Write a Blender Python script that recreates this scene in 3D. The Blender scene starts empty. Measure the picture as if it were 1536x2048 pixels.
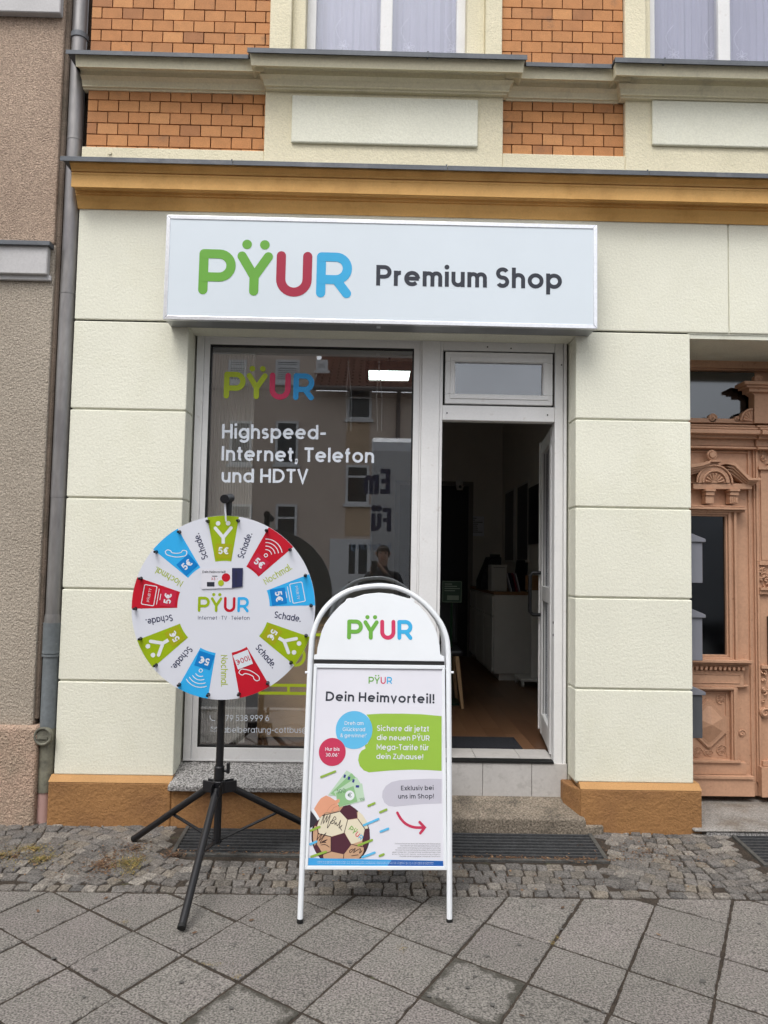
import bpy, bmesh, math, random
from mathutils import Vector, Matrix
random.seed(7)
R_=math.radians
C=bpy.context.scene.collection
sc=bpy.context.scene
# ---------------------------------------------------------------- camera
F_PX=1540.0
CAM=Vector((0,-4.53,1.57))
PITCH,YAW,ROLL=R_(3.7335),R_(0.7609),R_(1.0338)
FW=Vector((math.sin(YAW)*math.cos(PITCH),math.cos(YAW)*math.cos(PITCH),math.sin(PITCH)))
RT0=Vector((math.cos(YAW),-math.sin(YAW),0)); UP0=RT0.cross(FW)
RT=RT0*math.cos(ROLL)+UP0*math.sin(ROLL); UP=UP0*math.cos(ROLL)-RT0*math.sin(ROLL)
cd=bpy.data.cameras.new('camera'); cam=bpy.data.objects.new('camera',cd); C.objects.link(cam)
M3=Matrix((RT,UP,-FW)).transposed()
cam.matrix_world=Matrix.Translation(CAM)@M3.to_4x4()
cd.sensor_fit='VERTICAL'; cd.sensor_height=36; cd.lens=F_PX/2048*36; cd.clip_start=0.005; cd.clip_end=400
sc.camera=cam
sc.render.resolution_x=768; sc.render.resolution_y=1024
# ---------------------------------------------------------------- world, sun, exposure
w=bpy.data.worlds.new('World'); sc.world=w; w.use_nodes=True
nt=w.node_tree; nt.nodes.clear()
out=nt.nodes.new('ShaderNodeOutputWorld'); bg=nt.nodes.new('ShaderNodeBackground')
sky=nt.nodes.new('ShaderNodeTexSky'); sky.sky_type='NISHITA'; sky.sun_disc=False
sky.sun_elevation=R_(58.7); sky.sun_rotation=R_(202); sky.dust_density=3
hs=nt.nodes.new('ShaderNodeHueSaturation'); hs.inputs['Saturation'].default_value=0.22; hs.inputs['Value'].default_value=1.0
tc=nt.nodes.new('ShaderNodeTexCoord'); nz=nt.nodes.new('ShaderNodeTexNoise'); nz.inputs['Scale'].default_value=2.2; nz.inputs['Detail'].default_value=6
mr=nt.nodes.new('ShaderNodeMapRange'); mr.inputs['From Min'].default_value=.3; mr.inputs['From Max'].default_value=.7; mr.inputs['To Min'].default_value=.75; mr.inputs['To Max'].default_value=1.3
mx=nt.nodes.new('ShaderNodeMix'); mx.data_type='RGBA'; mx.blend_type='MULTIPLY'; mx.inputs[0].default_value=1
nt.links.new(sky.outputs[0],hs.inputs['Color']); nt.links.new(tc.outputs['Generated'],nz.inputs['Vector'])
nt.links.new(nz.outputs[0],mr.inputs[0]); nt.links.new(hs.outputs[0],mx.inputs[6]); nt.links.new(mr.outputs[0],mx.inputs[7])
nt.links.new(mx.outputs[2],bg.inputs[0]); bg.inputs[1].default_value=0.15; nt.links.new(bg.outputs[0],out.inputs[0])
sl=bpy.data.lights.new('sun','SUN'); sl.energy=0.9; sl.angle=R_(30); sl.color=(1,.97,.93)
so=bpy.data.objects.new('sun',sl); C.objects.link(so)
# sun high behind the photographer, soft through cloud
sd=Vector((-0.25,-0.62,1.1)).normalized(); so.rotation_euler=sd.to_track_quat('Z','Y').to_euler(); so.location=(0,-8,12)
sc.view_settings.view_transform='Standard'; sc.view_settings.look='None'; sc.view_settings.exposure=0.66; sc.view_settings.gamma=1
# ---------------------------------------------------------------- pixel -> world on a real plane
def ray(px,py): return FW*F_PX+RT*(px-768)+UP*(1024-py)
def PY(px,py,Y):
    d=ray(px,py); return CAM+d*((Y-CAM.y)/d.y)
def PZ(px,py,Z=0.):
    d=ray(px,py); return CAM+d*((Z-CAM.z)/d.z)
def XP(px,py,Y): return PY(px,py,Y).x
def ZP(px,py,Y): return PY(px,py,Y).z
class Frame:
    """flat sheet: origin o, right ex, up ey, outward n"""
    def __init__(s,o,ex,ey): s.o=Vector(o); s.ex=Vector(ex).normalized(); s.ey=Vector(ey).normalized(); s.n=s.ex.cross(s.ey)
    def p(s,u,v,d=0.): return s.o+s.ex*u+s.ey*v+s.n*d
    def uv(s,px,py):
        r=ray(px,py); t=(s.o-CAM).dot(s.n)/r.dot(s.n); q=CAM+r*t-s.o
        return (q.dot(s.ex),q.dot(s.ey))
def FY(Y): return Frame((0,Y,0),(1,0,0),(0,0,1))
# ---------------------------------------------------------------- mesh builder
class MB:
    def __init__(s): s.v=[]; s.f=[]
    def add(s,vs,fs):
        b=len(s.v); s.v+= [Vector(v) for v in vs]; s.f+=[tuple(b+i for i in f) for f in fs]; return s
    def box(s,x0,x1,y0,y1,z0,z1):
        return s.add([(x,y,z) for z in (z0,z1) for y in (y0,y1) for x in (x0,x1)],
          [(0,2,3,1),(4,5,7,6),(0,1,5,4),(1,3,7,5),(3,2,6,7),(2,0,4,6)])
    def obox(s,fr,u0,u1,v0,v1,d0,d1):
        return s.add([fr.p(u,v,d) for d in (d0,d1) for v in (v0,v1) for u in (u0,u1)],
          [(0,2,3,1),(4,5,7,6),(0,1,5,4),(1,3,7,5),(3,2,6,7),(2,0,4,6)])
    def prism(s,fr,pts,d0,d1):
        n=len(pts); vs=[fr.p(u,v,d0) for u,v in pts]+[fr.p(u,v,d1) for u,v in pts]
        return s.add(vs,[tuple(range(n-1,-1,-1)),tuple(range(n,2*n))]+[(i,(i+1)%n,n+(i+1)%n,n+i) for i in range(n)])
    def flat(s,fr,pts,d=0.): return s.add([fr.p(u,v,d) for u,v in pts],[tuple(range(len(pts)))])
    def disc(s,fr,u,v,r,d,n=24,rv=None):
        return s.flat(fr,[(u+r*math.cos(6.28319*i/n),v+(rv or r)*math.sin(6.28319*i/n)) for i in range(n)],d)
    def strip(s,fr,pts,w,d,caps=False,closed=False,z=0.00003):
        P=[Vector((a,b)) for a,b in pts]; q=[P[0]]
        for a in P[1:]:
            if (a-q[-1]).length>1e-6: q.append(a)
        P=q
        if len(P)<2: return s
        n=len(P); L=[]; Rr=[]
        for i in range(n):
            a=P[i]-P[i-1] if (i>0 or closed) else None; b=P[(i+1)%n]-P[i] if (i<n-1 or closed) else None
            a=(a if a is not None else b).normalized(); b=(b if b is not None else a).normalized()
            t=a+b
            if t.length<1e-4: t=b
            t.normalize(); m=Vector((-t.y,t.x)); k=w/2/max(.45,m.dot(Vector((-b.y,b.x))))
            L.append(P[i]+m*k); Rr.append(P[i]-m*k)
        vs=[fr.p(a.x,a.y,d) for a in Rr]+[fr.p(a.x,a.y,d) for a in L]
        s.add(vs,[(i,(i+1)%n,n+(i+1)%n,n+i) for i in range(n if closed else n-1)])
        if caps:
            for j,e in enumerate((P[0],P[-1])): s.disc(fr,e.x,e.y,w/2,d+z*(j+1),16)
        return s
    def tube(s,pts,r,n=12,cap=True,closed=False):
        P=[Vector(p) for p in pts]; m=len(P); rs=r if isinstance(r,(list,tuple)) else [r]*m
        ref=None; vs=[]
        for i in range(m):
            a=P[(i+1)%m] if (closed or i<m-1) else P[i]; b=P[i-1] if (closed or i>0) else P[i]
            t=(a-b).normalized()
            if ref is None: ref=Vector((0,0,1)) if abs(t.z)<.9 else Vector((1,0,0)); ref=(ref-t*ref.dot(t)).normalized()
            else: ref=(ref-t*ref.dot(t)).normalized()
            o=t.cross(ref)
            for k in range(n):
                an=6.2831853*k/n; vs.append(P[i]+(ref*math.cos(an)+o*math.sin(an))*rs[i])
        fs=[]
        for i in range(m if closed else m-1):
            for k in range(n):
                a=i*n+k; b=i*n+(k+1)%n; j=((i+1)%m)*n; fs.append((a,b,j+(k+1)%n,j+k))
        if cap and not closed: fs+= [tuple(range(n-1,-1,-1)),tuple(range((m-1)*n,m*n))]
        return s.add(vs,fs)
    def profile(s,x0,x1,prof,y0=0.):
        """prof: (out,z) list top to bottom; solid run along X"""
        n=len(prof); vs=[(x,y0-o,z) for x in (x0,x1) for o,z in prof]+[(x,y0+.02,z) for x in (x0,x1) for z in (prof[0][1],prof[-1][1])]
        fs=[(i,i+1,n+i+1,n+i) for i in range(n-1)]
        a=2*n; fs+=[(0,n,a+2,a),(n-1,a+1,a+3,2*n-1)]
        fs+=[tuple([a]+[a+1]+list(range(n-1,-1,-1))),tuple([a+3,a+2]+list(range(n,2*n)))]
        return s.add(vs,fs)
    def split(s,name,mat,parent=None,**k):
        p=list(range(len(s.v)))
        def fd(a):
            while p[a]!=a: p[a]=p[p[a]]; a=p[a]
            return a
        for f in s.f:
            for v in f[1:]: p[fd(v)]=fd(f[0])
        g={}
        for f in s.f: g.setdefault(fd(f[0]),[]).append(f)
        o=None
        for fs in g.values():
            m=MB(); ix={}
            for f in fs:
                for v in f:
                    if v not in ix: ix[v]=len(m.v); m.v.append(s.v[v])
                m.f.append(tuple(ix[v] for v in f))
            o=m.build(name,mat,parent,**k)
        return o
    def build(s,name,mat,parent=None,bevel=0,smooth=False,seg=1):
        o0=Vector((0,0,0)); p=parent
        while p is not None: o0+=p.location; p=p.parent
        me=bpy.data.meshes.new(name); me.from_pydata([tuple(v-o0) for v in s.v],[],s.f); me.update()
        bm=bmesh.new(); bm.from_mesh(me)
        if smooth or bevel: bmesh.ops.recalc_face_normals(bm,faces=bm.faces)
        bm.to_mesh(me); bm.free()
        if mat is not None: me.materials.append(mat)
        o=bpy.data.objects.new(name,me); C.objects.link(o); o.parent=parent
        if smooth:
            for f in me.polygons: f.use_smooth=True
            for e in me.edges: pass
            try: me.set_sharp_from_angle(angle=R_(40))
            except Exception: pass
        if bevel:
            b=o.modifiers.new('Bevel','BEVEL'); b.width=bevel; b.segments=seg; b.limit_method='ANGLE'; b.angle_limit=R_(50)
        return o
def tag(o,label=None,cat=None,group=None,kind=None):
    if label: o['label']=label
    if cat: o['category']=cat
    if group: o['group']=group
    if kind: o['kind']=kind
    return o
def thing(name,loc,label,cat,group=None):
    o=bpy.data.objects.new(name,None); C.objects.link(o); o.location=loc; o.empty_display_size=.1
    return tag(o,label,cat,group)
def copy_tree(o,parent=None):
    c=o.copy(); C.objects.link(c); c.parent=parent
    for ch in [x for x in o.children]: copy_tree(ch,c)
    return c
def arc(cx,cy,rx,ry,a0,a1,n=None):
    n=n or max(4,int(abs(a1-a0)/12)); return [(cx+rx*math.cos(R_(a0+(a1-a0)*i/n)),cy+ry*math.sin(R_(a0+(a1-a0)*i/n))) for i in range(n+1)]
def smooth_pts(P,k=6):
    P=[Vector(p) for p in P]; o=[]
    for i in range(len(P)-1):
        a=P[max(i-1,0)];b=P[i];c=P[i+1];d=P[min(i+2,len(P)-1)]
        for j in range(k):
            t=j/k; o.append(.5*((2*b)+(c-a)*t+(2*a-5*b+4*c-d)*t*t+(3*b-a-3*c+d)*t**3))
    o.append(P[-1]); return o
def clip(poly,nx,ny,c):
    """keep nx*x+ny*y<=c"""
    o=[]
    for i in range(len(poly)):
        a=poly[i-1]; b=poly[i]; da=nx*a[0]+ny*a[1]-c; db=nx*b[0]+ny*b[1]-c
        if (da<=0)!=(db<=0):
            t=da/(da-db); o.append((a[0]+(b[0]-a[0])*t,a[1]+(b[1]-a[1])*t))
        if db<=0: o.append(tuple(b))
    return o
def inset(poly,k):
    cx=sum(p[0] for p in poly)/len(poly); n=len(poly); o=[]
    for i in range(n):
        a=Vector(poly[i-1][:2]);b=Vector(poly[i][:2]);c=Vector(poly[(i+1)%n][:2])
        d1=(b-a);d2=(c-b)
        if d1.length<1e-6 or d2.length<1e-6: o.append(tuple(b)); continue
        d1.normalize(); d2.normalize(); n1=Vector((-d1.y,d1.x)); n2=Vector((-d2.y,d2.x)); m=n1+n2
        if m.length<.2: o.append(tuple(b)); continue
        m.normalize(); o.append(tuple(b+m*(k/max(.5,m.dot(n1)))))
    return o
# ---------------------------------------------------------------- materials
def srgb(r,g,b):
    f=lambda c:(c/255/12.92 if c/255<=.04045 else ((c/255+.055)/1.055)**2.4)
    return (f(r),f(g),f(b))
MC={}
def mat(name,col,rough=.7,var=.12,vs=3.,fine=.0,fs=120.,bump=0.,bs=150.,bd=.004,metal=0.,spec=.4,col2=None,c2s=2.,c2t=(.5,.7),island=0.,ivar=None,coat=0.,stretch=None,lbump=0.,lbs=20.):
    if name in MC: return MC[name]
    m=bpy.data.materials.new(name); m.use_nodes=True; N=m.node_tree.nodes; L=m.node_tree.links
    b=N['Principled BSDF']; b.inputs['Roughness'].default_value=rough; b.inputs['Metallic'].default_value=metal; b.inputs['Specular IOR Level'].default_value=spec
    if coat: b.inputs['Coat Weight'].default_value=coat; b.inputs['Coat Roughness'].default_value=.08
    tc=N.new('ShaderNodeTexCoord'); mp=N.new('ShaderNodeMapping'); L.new(tc.outputs['Object'],mp.inputs[0])
    if stretch: mp.inputs['Scale'].default_value=stretch
    def noise(s,d=4,r=.6):
        n=N.new('ShaderNodeTexNoise'); n.inputs['Scale'].default_value=s; n.inputs['Detail'].default_value=d; n.inputs['Roughness'].default_value=r; L.new(mp.outputs[0],n.inputs['Vector']); return n
    def mulc(src,fac,lo,hi,a=.25,bb=.75):
        r=N.new('ShaderNodeMapRange'); r.inputs[1].default_value=a; r.inputs[2].default_value=bb; r.inputs[3].default_value=lo; r.inputs[4].default_value=hi; L.new(fac,r.inputs[0])
        x=N.new('ShaderNodeMix'); x.data_type='RGBA'; x.blend_type='MULTIPLY'; x.inputs[0].default_value=1; L.new(src,x.inputs[6]); L.new(r.outputs[0],x.inputs[7]); return x.outputs[2]
    rgb=N.new('ShaderNodeRGB'); rgb.outputs[0].default_value=(*col,1); cur=rgb.outputs[0]
    geo=None
    if island or ivar:
        geo=N.new('ShaderNodeNewGeometry')
    if ivar:
        cr=N.new('ShaderNodeValToRGB'); L.new(geo.outputs['Random Per Island'],cr.inputs[0]); e=cr.color_ramp.elements
        e[0].color=(*ivar[0],1); e[1].color=(*ivar[-1],1)
        for i,c in enumerate(ivar[1:-1]): q=e.new((i+1)/(len(ivar)-1)); q.color=(*c,1)
        cur=cr.outputs[0]
    if col2:
        n=noise(c2s,6,.65); r=N.new('ShaderNodeMapRange'); r.inputs[1].default_value=c2t[0]; r.inputs[2].default_value=c2t[1]; L.new(n.outputs[0],r.inputs[0])
        x=N.new('ShaderNodeMix'); x.data_type='RGBA'; L.new(r.outputs[0],x.inputs[0]); L.new(cur,x.inputs[6]); x.inputs[7].default_value=(*col2,1); cur=x.outputs[2]
    if island: cur=mulc(cur,geo.outputs['Random Per Island'],1-island,1+island,0,1)
    if var: cur=mulc(cur,noise(vs,5).outputs[0],1-var,1+var)
    if fine: cur=mulc(cur,noise(fs,1,.6).outputs[0],1-fine,1+fine,.3,.7)
    L.new(cur,b.inputs['Base Color'])
    h=None
    if bump:
        h=noise(bs,3,.6); bp=N.new('ShaderNodeBump'); bp.inputs['Strength'].default_value=bump; bp.inputs['Distance'].default_value=bd; L.new(h.outputs[0],bp.inputs['Height']); L.new(bp.outputs[0],b.inputs['Normal'])
        if lbump:
            h2=noise(lbs,3); b2=N.new('ShaderNodeBump'); b2.inputs['Strength'].default_value=lbump; b2.inputs['Distance'].default_value=bd*2; L.new(h2.outputs[0],b2.inputs['Height']); L.new(b2.outputs[0],bp.inputs['Normal'])
    MC[name]=m; return m
def plain(name,col,rough=.5,spec=.4,metal=0.,coat=0.): return mat(name,col,rough,var=.04,vs=8,spec=spec,metal=metal,coat=coat)
def glass(name,tint=(.75,.78,.78),refl=.1,ior=1.5,rough=0.,edge=1.):
    m=bpy.data.materials.new(name); m.use_nodes=True; N=m.node_tree.nodes; L=m.node_tree.links; N.remove(N['Principled BSDF'])
    o=N['Material Output']; t=N.new('ShaderNodeBsdfTransparent'); t.inputs[0].default_value=(*tint,1)
    g=N.new('ShaderNodeBsdfGlossy'); g.inputs['Roughness'].default_value=rough; g.inputs[0].default_value=(.95,.97,1,1)
    fr=N.new('ShaderNodeLayerWeight'); fr.inputs['Blend'].default_value=.5; pw=N.new('ShaderNodeMath'); pw.operation='POWER'; pw.inputs[1].default_value=5.; L.new(fr.outputs['Facing'],pw.inputs[0])
    a=N.new('ShaderNodeMath'); a.operation='MULTIPLY_ADD'; a.inputs[1].default_value=.9; a.inputs[2].default_value=refl+.04; a.use_clamp=True
    L.new(pw.outputs[0],a.inputs[0]); x=N.new('ShaderNodeMixShader'); L.new(a.outputs[0],x.inputs[0]); L.new(t.outputs[0],x.inputs[1]); L.new(g.outputs[0],x.inputs[2]); L.new(x.outputs[0],o.inputs[0]); return m
def emis(name,col,s):
    m=bpy.data.materials.new(name); m.use_nodes=True; b=m.node_tree.nodes['Principled BSDF']; b.inputs['Base Color'].default_value=(*col,1); b.inputs['Emission Color'].default_value=(*col,1); b.inputs['Emission Strength'].default_value=s; return m
M=dict(
 cream=mat('cream_plaster',(.765,.758,.64),.85,.06,1.2,.05,95,.25,100,.006,col2=(.70,.69,.55),c2s=1.3,c2t=(.5,.8),lbump=.25,lbs=60),
 cream2=mat('warm_plaster',(.74,.68,.50),.85,.06,1.5,.06,95,.45,100,.006,col2=(.67,.62,.45),c2s=2.5,c2t=(.5,.8),lbump=.2,lbs=50),
 trim=mat('moulding_paint',(.76,.70,.51),.7,.08,2.5,.05,90,.25,100,.003,col2=(.52,.48,.36),c2s=5,c2t=(.55,.8)),
 reveal=mat('reveal_paint',(.68,.68,.58),.75,.08,3,.05,90,.3,120,.002,col2=(.5,.49,.39),c2s=4,c2t=(.55,.8)),
 yellow=mat('ochre_cornice_paint',(.70,.40,.13),.65,.10,2.5,.04,90,.3,100,.003,col2=(.52,.27,.07),c2s=4,c2t=(.5,.8)),
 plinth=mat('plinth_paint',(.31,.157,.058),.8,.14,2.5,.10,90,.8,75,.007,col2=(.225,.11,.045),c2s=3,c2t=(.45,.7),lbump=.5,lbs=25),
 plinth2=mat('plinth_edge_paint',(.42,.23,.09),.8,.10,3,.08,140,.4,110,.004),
 brick=mat('orange_brick',(.5,.2,.07),.8,.12,14,.10,160,.35,160,.002,ivar=[srgb(178,124,80),srgb(194,136,86),srgb(184,128,82),srgb(200,144,94),srgb(160,110,74),srgb(190,132,84),srgb(174,122,80)],col2=(.18,.11,.07),c2s=6,c2t=(.58,.80)),
 mortar=mat('dark_mortar',(.045,.032,.024),.95,.25,30,.2,200,.5,200,.003),
 zinc=mat('zinc_sheet',(.12,.13,.145),.6,.18,6,.05,60,.15,60,.002,metal=.2,col2=(.20,.20,.21),c2s=5,c2t=(.55,.75)),
 pvc=mat('white_pvc',(.74,.735,.73),.42,.06,4,.02,80,.06,60,.001,col2=(.50,.46,.42),c2s=16,c2t=(.62,.85)),
 gasket=plain('black_gasket',(.008,.008,.008),.6),
 signface=mat('sign_film',(.655,.72,.775),.32,.025,2,.0,1,.05,12,.003,spec=.5),
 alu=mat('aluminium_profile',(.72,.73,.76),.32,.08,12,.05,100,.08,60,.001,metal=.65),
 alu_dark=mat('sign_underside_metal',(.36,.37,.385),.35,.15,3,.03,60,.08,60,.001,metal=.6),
 lgreen=plain('logo_green',(.135,.37,.045),.4), lred=plain('logo_red',(.36,.018,.05),.4), lblue=plain('logo_blue',(.035,.38,.68),.4),
 lgreen2=plain('decal_lime',(.38,.47,.02),.4),lred2=plain('decal_red',(.55,.03,.10),.4), lblue2=plain('decal_blue',(.02,.28,.62),.4),
 ink=plain('dark_lettering',(.022,.026,.04),.5), navy=plain('navy_lettering',(.018,.022,.075),.5), wht=plain('white_vinyl',(.70,.72,.77),.45),
 glassletter=plain('pale_lettering',(.66,.71,.78),.5),
 wheelw=mat('wheel_white',(.66,.68,.75),.42,.02,2,spec=.45), wlime=plain('wheel_lime',(.30,.42,.004),.4),wred=plain('wheel_red',(.50,.006,.022),.4),wblue=plain('wheel_blue',(.03,.40,.80),.4),
 wlime2=plain('sticker_lime',(.34,.36,.01),.3),wred2=plain('sticker_red',(.52,.02,.055),.3),wblue2=plain('sticker_blue',(.005,.20,.56),.3),
 black=mat('black_powdercoat',(.007,.007,.009),.42,.1,10,.1,200,.12,300,.001,spec=.5),
 rubber=plain('black_rubber',(.01,.01,.01),.7),
 whitemetal=mat('white_lacquered_tube',(.74,.77,.80),.3,.03,6,.0,1,.03,40,.001,spec=.5),
 paper=mat('poster_paper',(.68,.68,.74),.45,.03,4,.0,1,.12,9,.004,spec=.5),
 granite=mat('grey_granite',(.30,.29,.28),.5,.08,20,.75,105,.15,100,.001,col2=(.07,.065,.06),c2s=70,c2t=(.52,.62)),
 tile=mat('threshold_tile',(.50,.48,.46),.35,.06,14,.03,60,.05,30,.001,col2=(.42,.40,.38),c2s=22,c2t=(.55,.7)),
 conc=mat('washed_concrete_step',(.21,.175,.135),.9,.22,5,.5,95,.9,90,.008,col2=(.10,.085,.065),c2s=6,c2t=(.5,.68)),
 stepg=mat('stone_step',(.27,.255,.235),.75,.2,3,.35,110,.3,100,.003,col2=(.17,.14,.11),c2s=4,c2t=(.5,.7)),
 salmon=mat('salmon_door_paint',(.50,.29,.185),.6,.10,4,.06,60,.3,70,.002,col2=(.24,.11,.06),c2s=22,c2t=(.62,.76)),
 pipe=mat('weathered_zinc_pipe',(.27,.26,.25),.45,.25,5,.06,50,.15,60,.002,metal=.55,col2=(.15,.14,.15),c2s=4,c2t=(.45,.7),stretch=(1,1,.25)),
 pipe2=mat('grey_iron_pipe',(.17,.19,.20),.6,.2,7,.08,50,.2,60,.002,metal=.2,col2=(.30,.31,.31),c2s=16,c2t=(.64,.74)),
 pipe4=mat('olive_iron_pipe',(.19,.185,.14),.65,.3,7,.1,60,.3,60,.002,col2=(.09,.085,.07),c2s=9,c2t=(.5,.7)),
 pipe3=mat('salmon_pipe',(.46,.29,.26),.5,.1,8),
 rough1=mat('pink_roughcast',(.46,.345,.262),.95,.08,2,.28,120,1.,95,.02,col2=(.42,.31,.235),c2s=1.5,c2t=(.4,.7)),
 rough2=mat('grey_roughcast',(.45,.39,.318),.95,.08,2,.26,120,1.,95,.018,col2=(.42,.36,.29),c2s=1.5,c2t=(.4,.7)),
 rough3=mat('pink_plinth_render',(.48,.34,.255),.95,.14,2,.3,110,1.,80,.02,col2=(.34,.27,.20),c2s=2.5,c2t=(.45,.65)),
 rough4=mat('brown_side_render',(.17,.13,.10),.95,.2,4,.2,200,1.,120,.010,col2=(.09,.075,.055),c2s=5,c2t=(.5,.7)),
 ledge=mat('ledge_paint',(.50,.49,.49),.7,.1,4,.05,100,.2,80,.002),
 slab=mat('exposed_aggregate_slab',(.163,.152,.137),.85,.08,3,.62,125,.8,100,.005,island=.08,col2=(.185,.165,.155),c2s=2.2,c2t=(.45,.7)),
 slabw=mat('damp_mossy_slab',(.163,.152,.137),.85,.08,3,.62,125,.8,100,.005),
 joint=mat('joint_dirt',(.04,.03,.022),.97,.3,20,.35,100,.9,90,.006,col2=(.06,.065,.03),c2s=9,c2t=(.62,.75)),
 cobble=mat('granite_cobble',(.2,.2,.2),.8,.18,30,.45,110,.9,80,.010,ivar=[srgb(84,81,78),srgb(112,108,104),srgb(94,91,88),srgb(134,128,120),srgb(100,96,92),srgb(108,103,98),srgb(118,110,99),srgb(88,86,84)],col2=(.07,.055,.045),c2s=14,c2t=(.55,.8)),
 grate=mat('galvanised_grate',(.06,.062,.065),.6,.25,30,.2,100,.2,100,.001,metal=.2),
 iron=mat('steel_frame',(.09,.088,.082),.7,.3,30,.2,200,.2,100,.001,metal=.3),
 pit=plain('dark_pit',(.008,.007,.006),.95),
 leaf=mat('dry_leaves',(.2,.1,.05),.9,.2,30,ivar=[srgb(82,60,46),srgb(104,78,58),srgb(66,48,38),srgb(134,108,82),srgb(94,66,50)]),
 grass=mat('dry_moss_grass',(.2,.17,.05),.9,.2,30,ivar=[srgb(150,132,78),srgb(98,98,48),srgb(168,142,92),srgb(118,92,54),srgb(82,88,40)]),
 room=mat('interior_wall_paint',(.64,.60,.56),.9,.04,2), floorw=mat('wood_floor',(.17,.085,.043),.38,.10,2.5,.15,60,.1,60,.001,stretch=(5,.6,1),ivar=[(.10,.047,.024),(.15,.075,.038),(.12,.058,.028),(.175,.09,.047)]),
 ceil=mat('interior_ceiling',(.6,.58,.55),.9,.03,2), cabinet=plain('cabinet_white',(.66,.64,.62),.45), woodtop=mat('cabinet_wood',(.26,.13,.06),.5,.2,6,stretch=(1,6,1)),
 dark=plain('dark_object',(.012,.013,.016),.4), mail=mat('mailbox_enamel',(.20,.205,.235),.35,.05,6), mail2=mat('dark_mailbox_enamel',(.085,.09,.10),.35,.05,6),
 curtain=mat('slatted_blind',(.60,.57,.53),.9,.05,6), lace=mat('net_curtain',(.42,.40,.49),.9,.03,4), laceline=plain('embroidered_thread',(.68,.66,.74),.9),
)
M['glass']=glass('shop_glass',(.96,.97,.97),.135); M['glass2']=glass('window_glass',(.93,.94,.96),.045)
M['glass3']=glass('wired_glass',(.25,.27,.30),.06,rough=.08)
M['lamp']=emis('light_panel',(.85,1,.95),4.5)

# moss stain hugging the rims of two slabs (lattice aligned)
def rim_stain(m,org,u,v):
    N=m.node_tree.nodes; L=m.node_tree.links; b=N['Principled BSDF']; src=b.inputs['Base Color'].links[0].from_socket
    tc=N.new('ShaderNodeTexCoord'); sb=N.new('ShaderNodeVectorMath'); sb.operation='SUBTRACT'; L.new(tc.outputs['Object'],sb.inputs[0]); sb.inputs[1].default_value=org
    det=u.x*v.y-u.y*v.x; ds=[]
    for d in ((v.y/det,-v.x/det,0),(-u.y/det,u.x/det,0)):
        q=N.new('ShaderNodeVectorMath'); q.operation='DOT_PRODUCT'; L.new(sb.outputs[0],q.inputs[0]); q.inputs[1].default_value=d
        p=N.new('ShaderNodeMath'); p.operation='PINGPONG'; p.inputs[1].default_value=.5; L.new(q.outputs['Value'],p.inputs[0]); ds.append(p)
    mn=N.new('ShaderNodeMath'); mn.operation='MINIMUM'; L.new(ds[0].outputs[0],mn.inputs[0]); L.new(ds[1].outputs[0],mn.inputs[1])
    nz=N.new('ShaderNodeTexNoise'); nz.inputs['Scale'].default_value=9; nz.inputs['Detail'].default_value=7; nz.inputs['Roughness'].default_value=.7; L.new(tc.outputs['Object'],nz.inputs['Vector'])
    a=N.new('ShaderNodeMath'); a.operation='MULTIPLY_ADD'; L.new(nz.outputs[0],a.inputs[0]); a.inputs[1].default_value=.62; a.inputs[2].default_value=-.20
    s_=N.new('ShaderNodeMath'); s_.operation='SUBTRACT'; L.new(a.outputs[0],s_.inputs[0]); L.new(mn.outputs[0],s_.inputs[1])
    r=N.new('ShaderNodeMapRange'); r.inputs[1].default_value=-.03; r.inputs[2].default_value=.05; L.new(s_.outputs[0],r.inputs[0])
    mu=N.new('ShaderNodeMath'); mu.operation='MULTIPLY'; mu.inputs[1].default_value=.85; L.new(r.outputs[0],mu.inputs[0])
    x=N.new('ShaderNodeMix'); x.data_type='RGBA'; L.new(mu.outputs[0],x.inputs[0]); L.new(src,x.inputs[6]); x.inputs[7].default_value=(.04,.037,.028,1); L.new(x.outputs[2],b.inputs['Base Color'])
rim_stain(M['slabw'],(.104,-1.146,0),Vector((.2535,-.1915)),Vector((.162,.293)))
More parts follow.
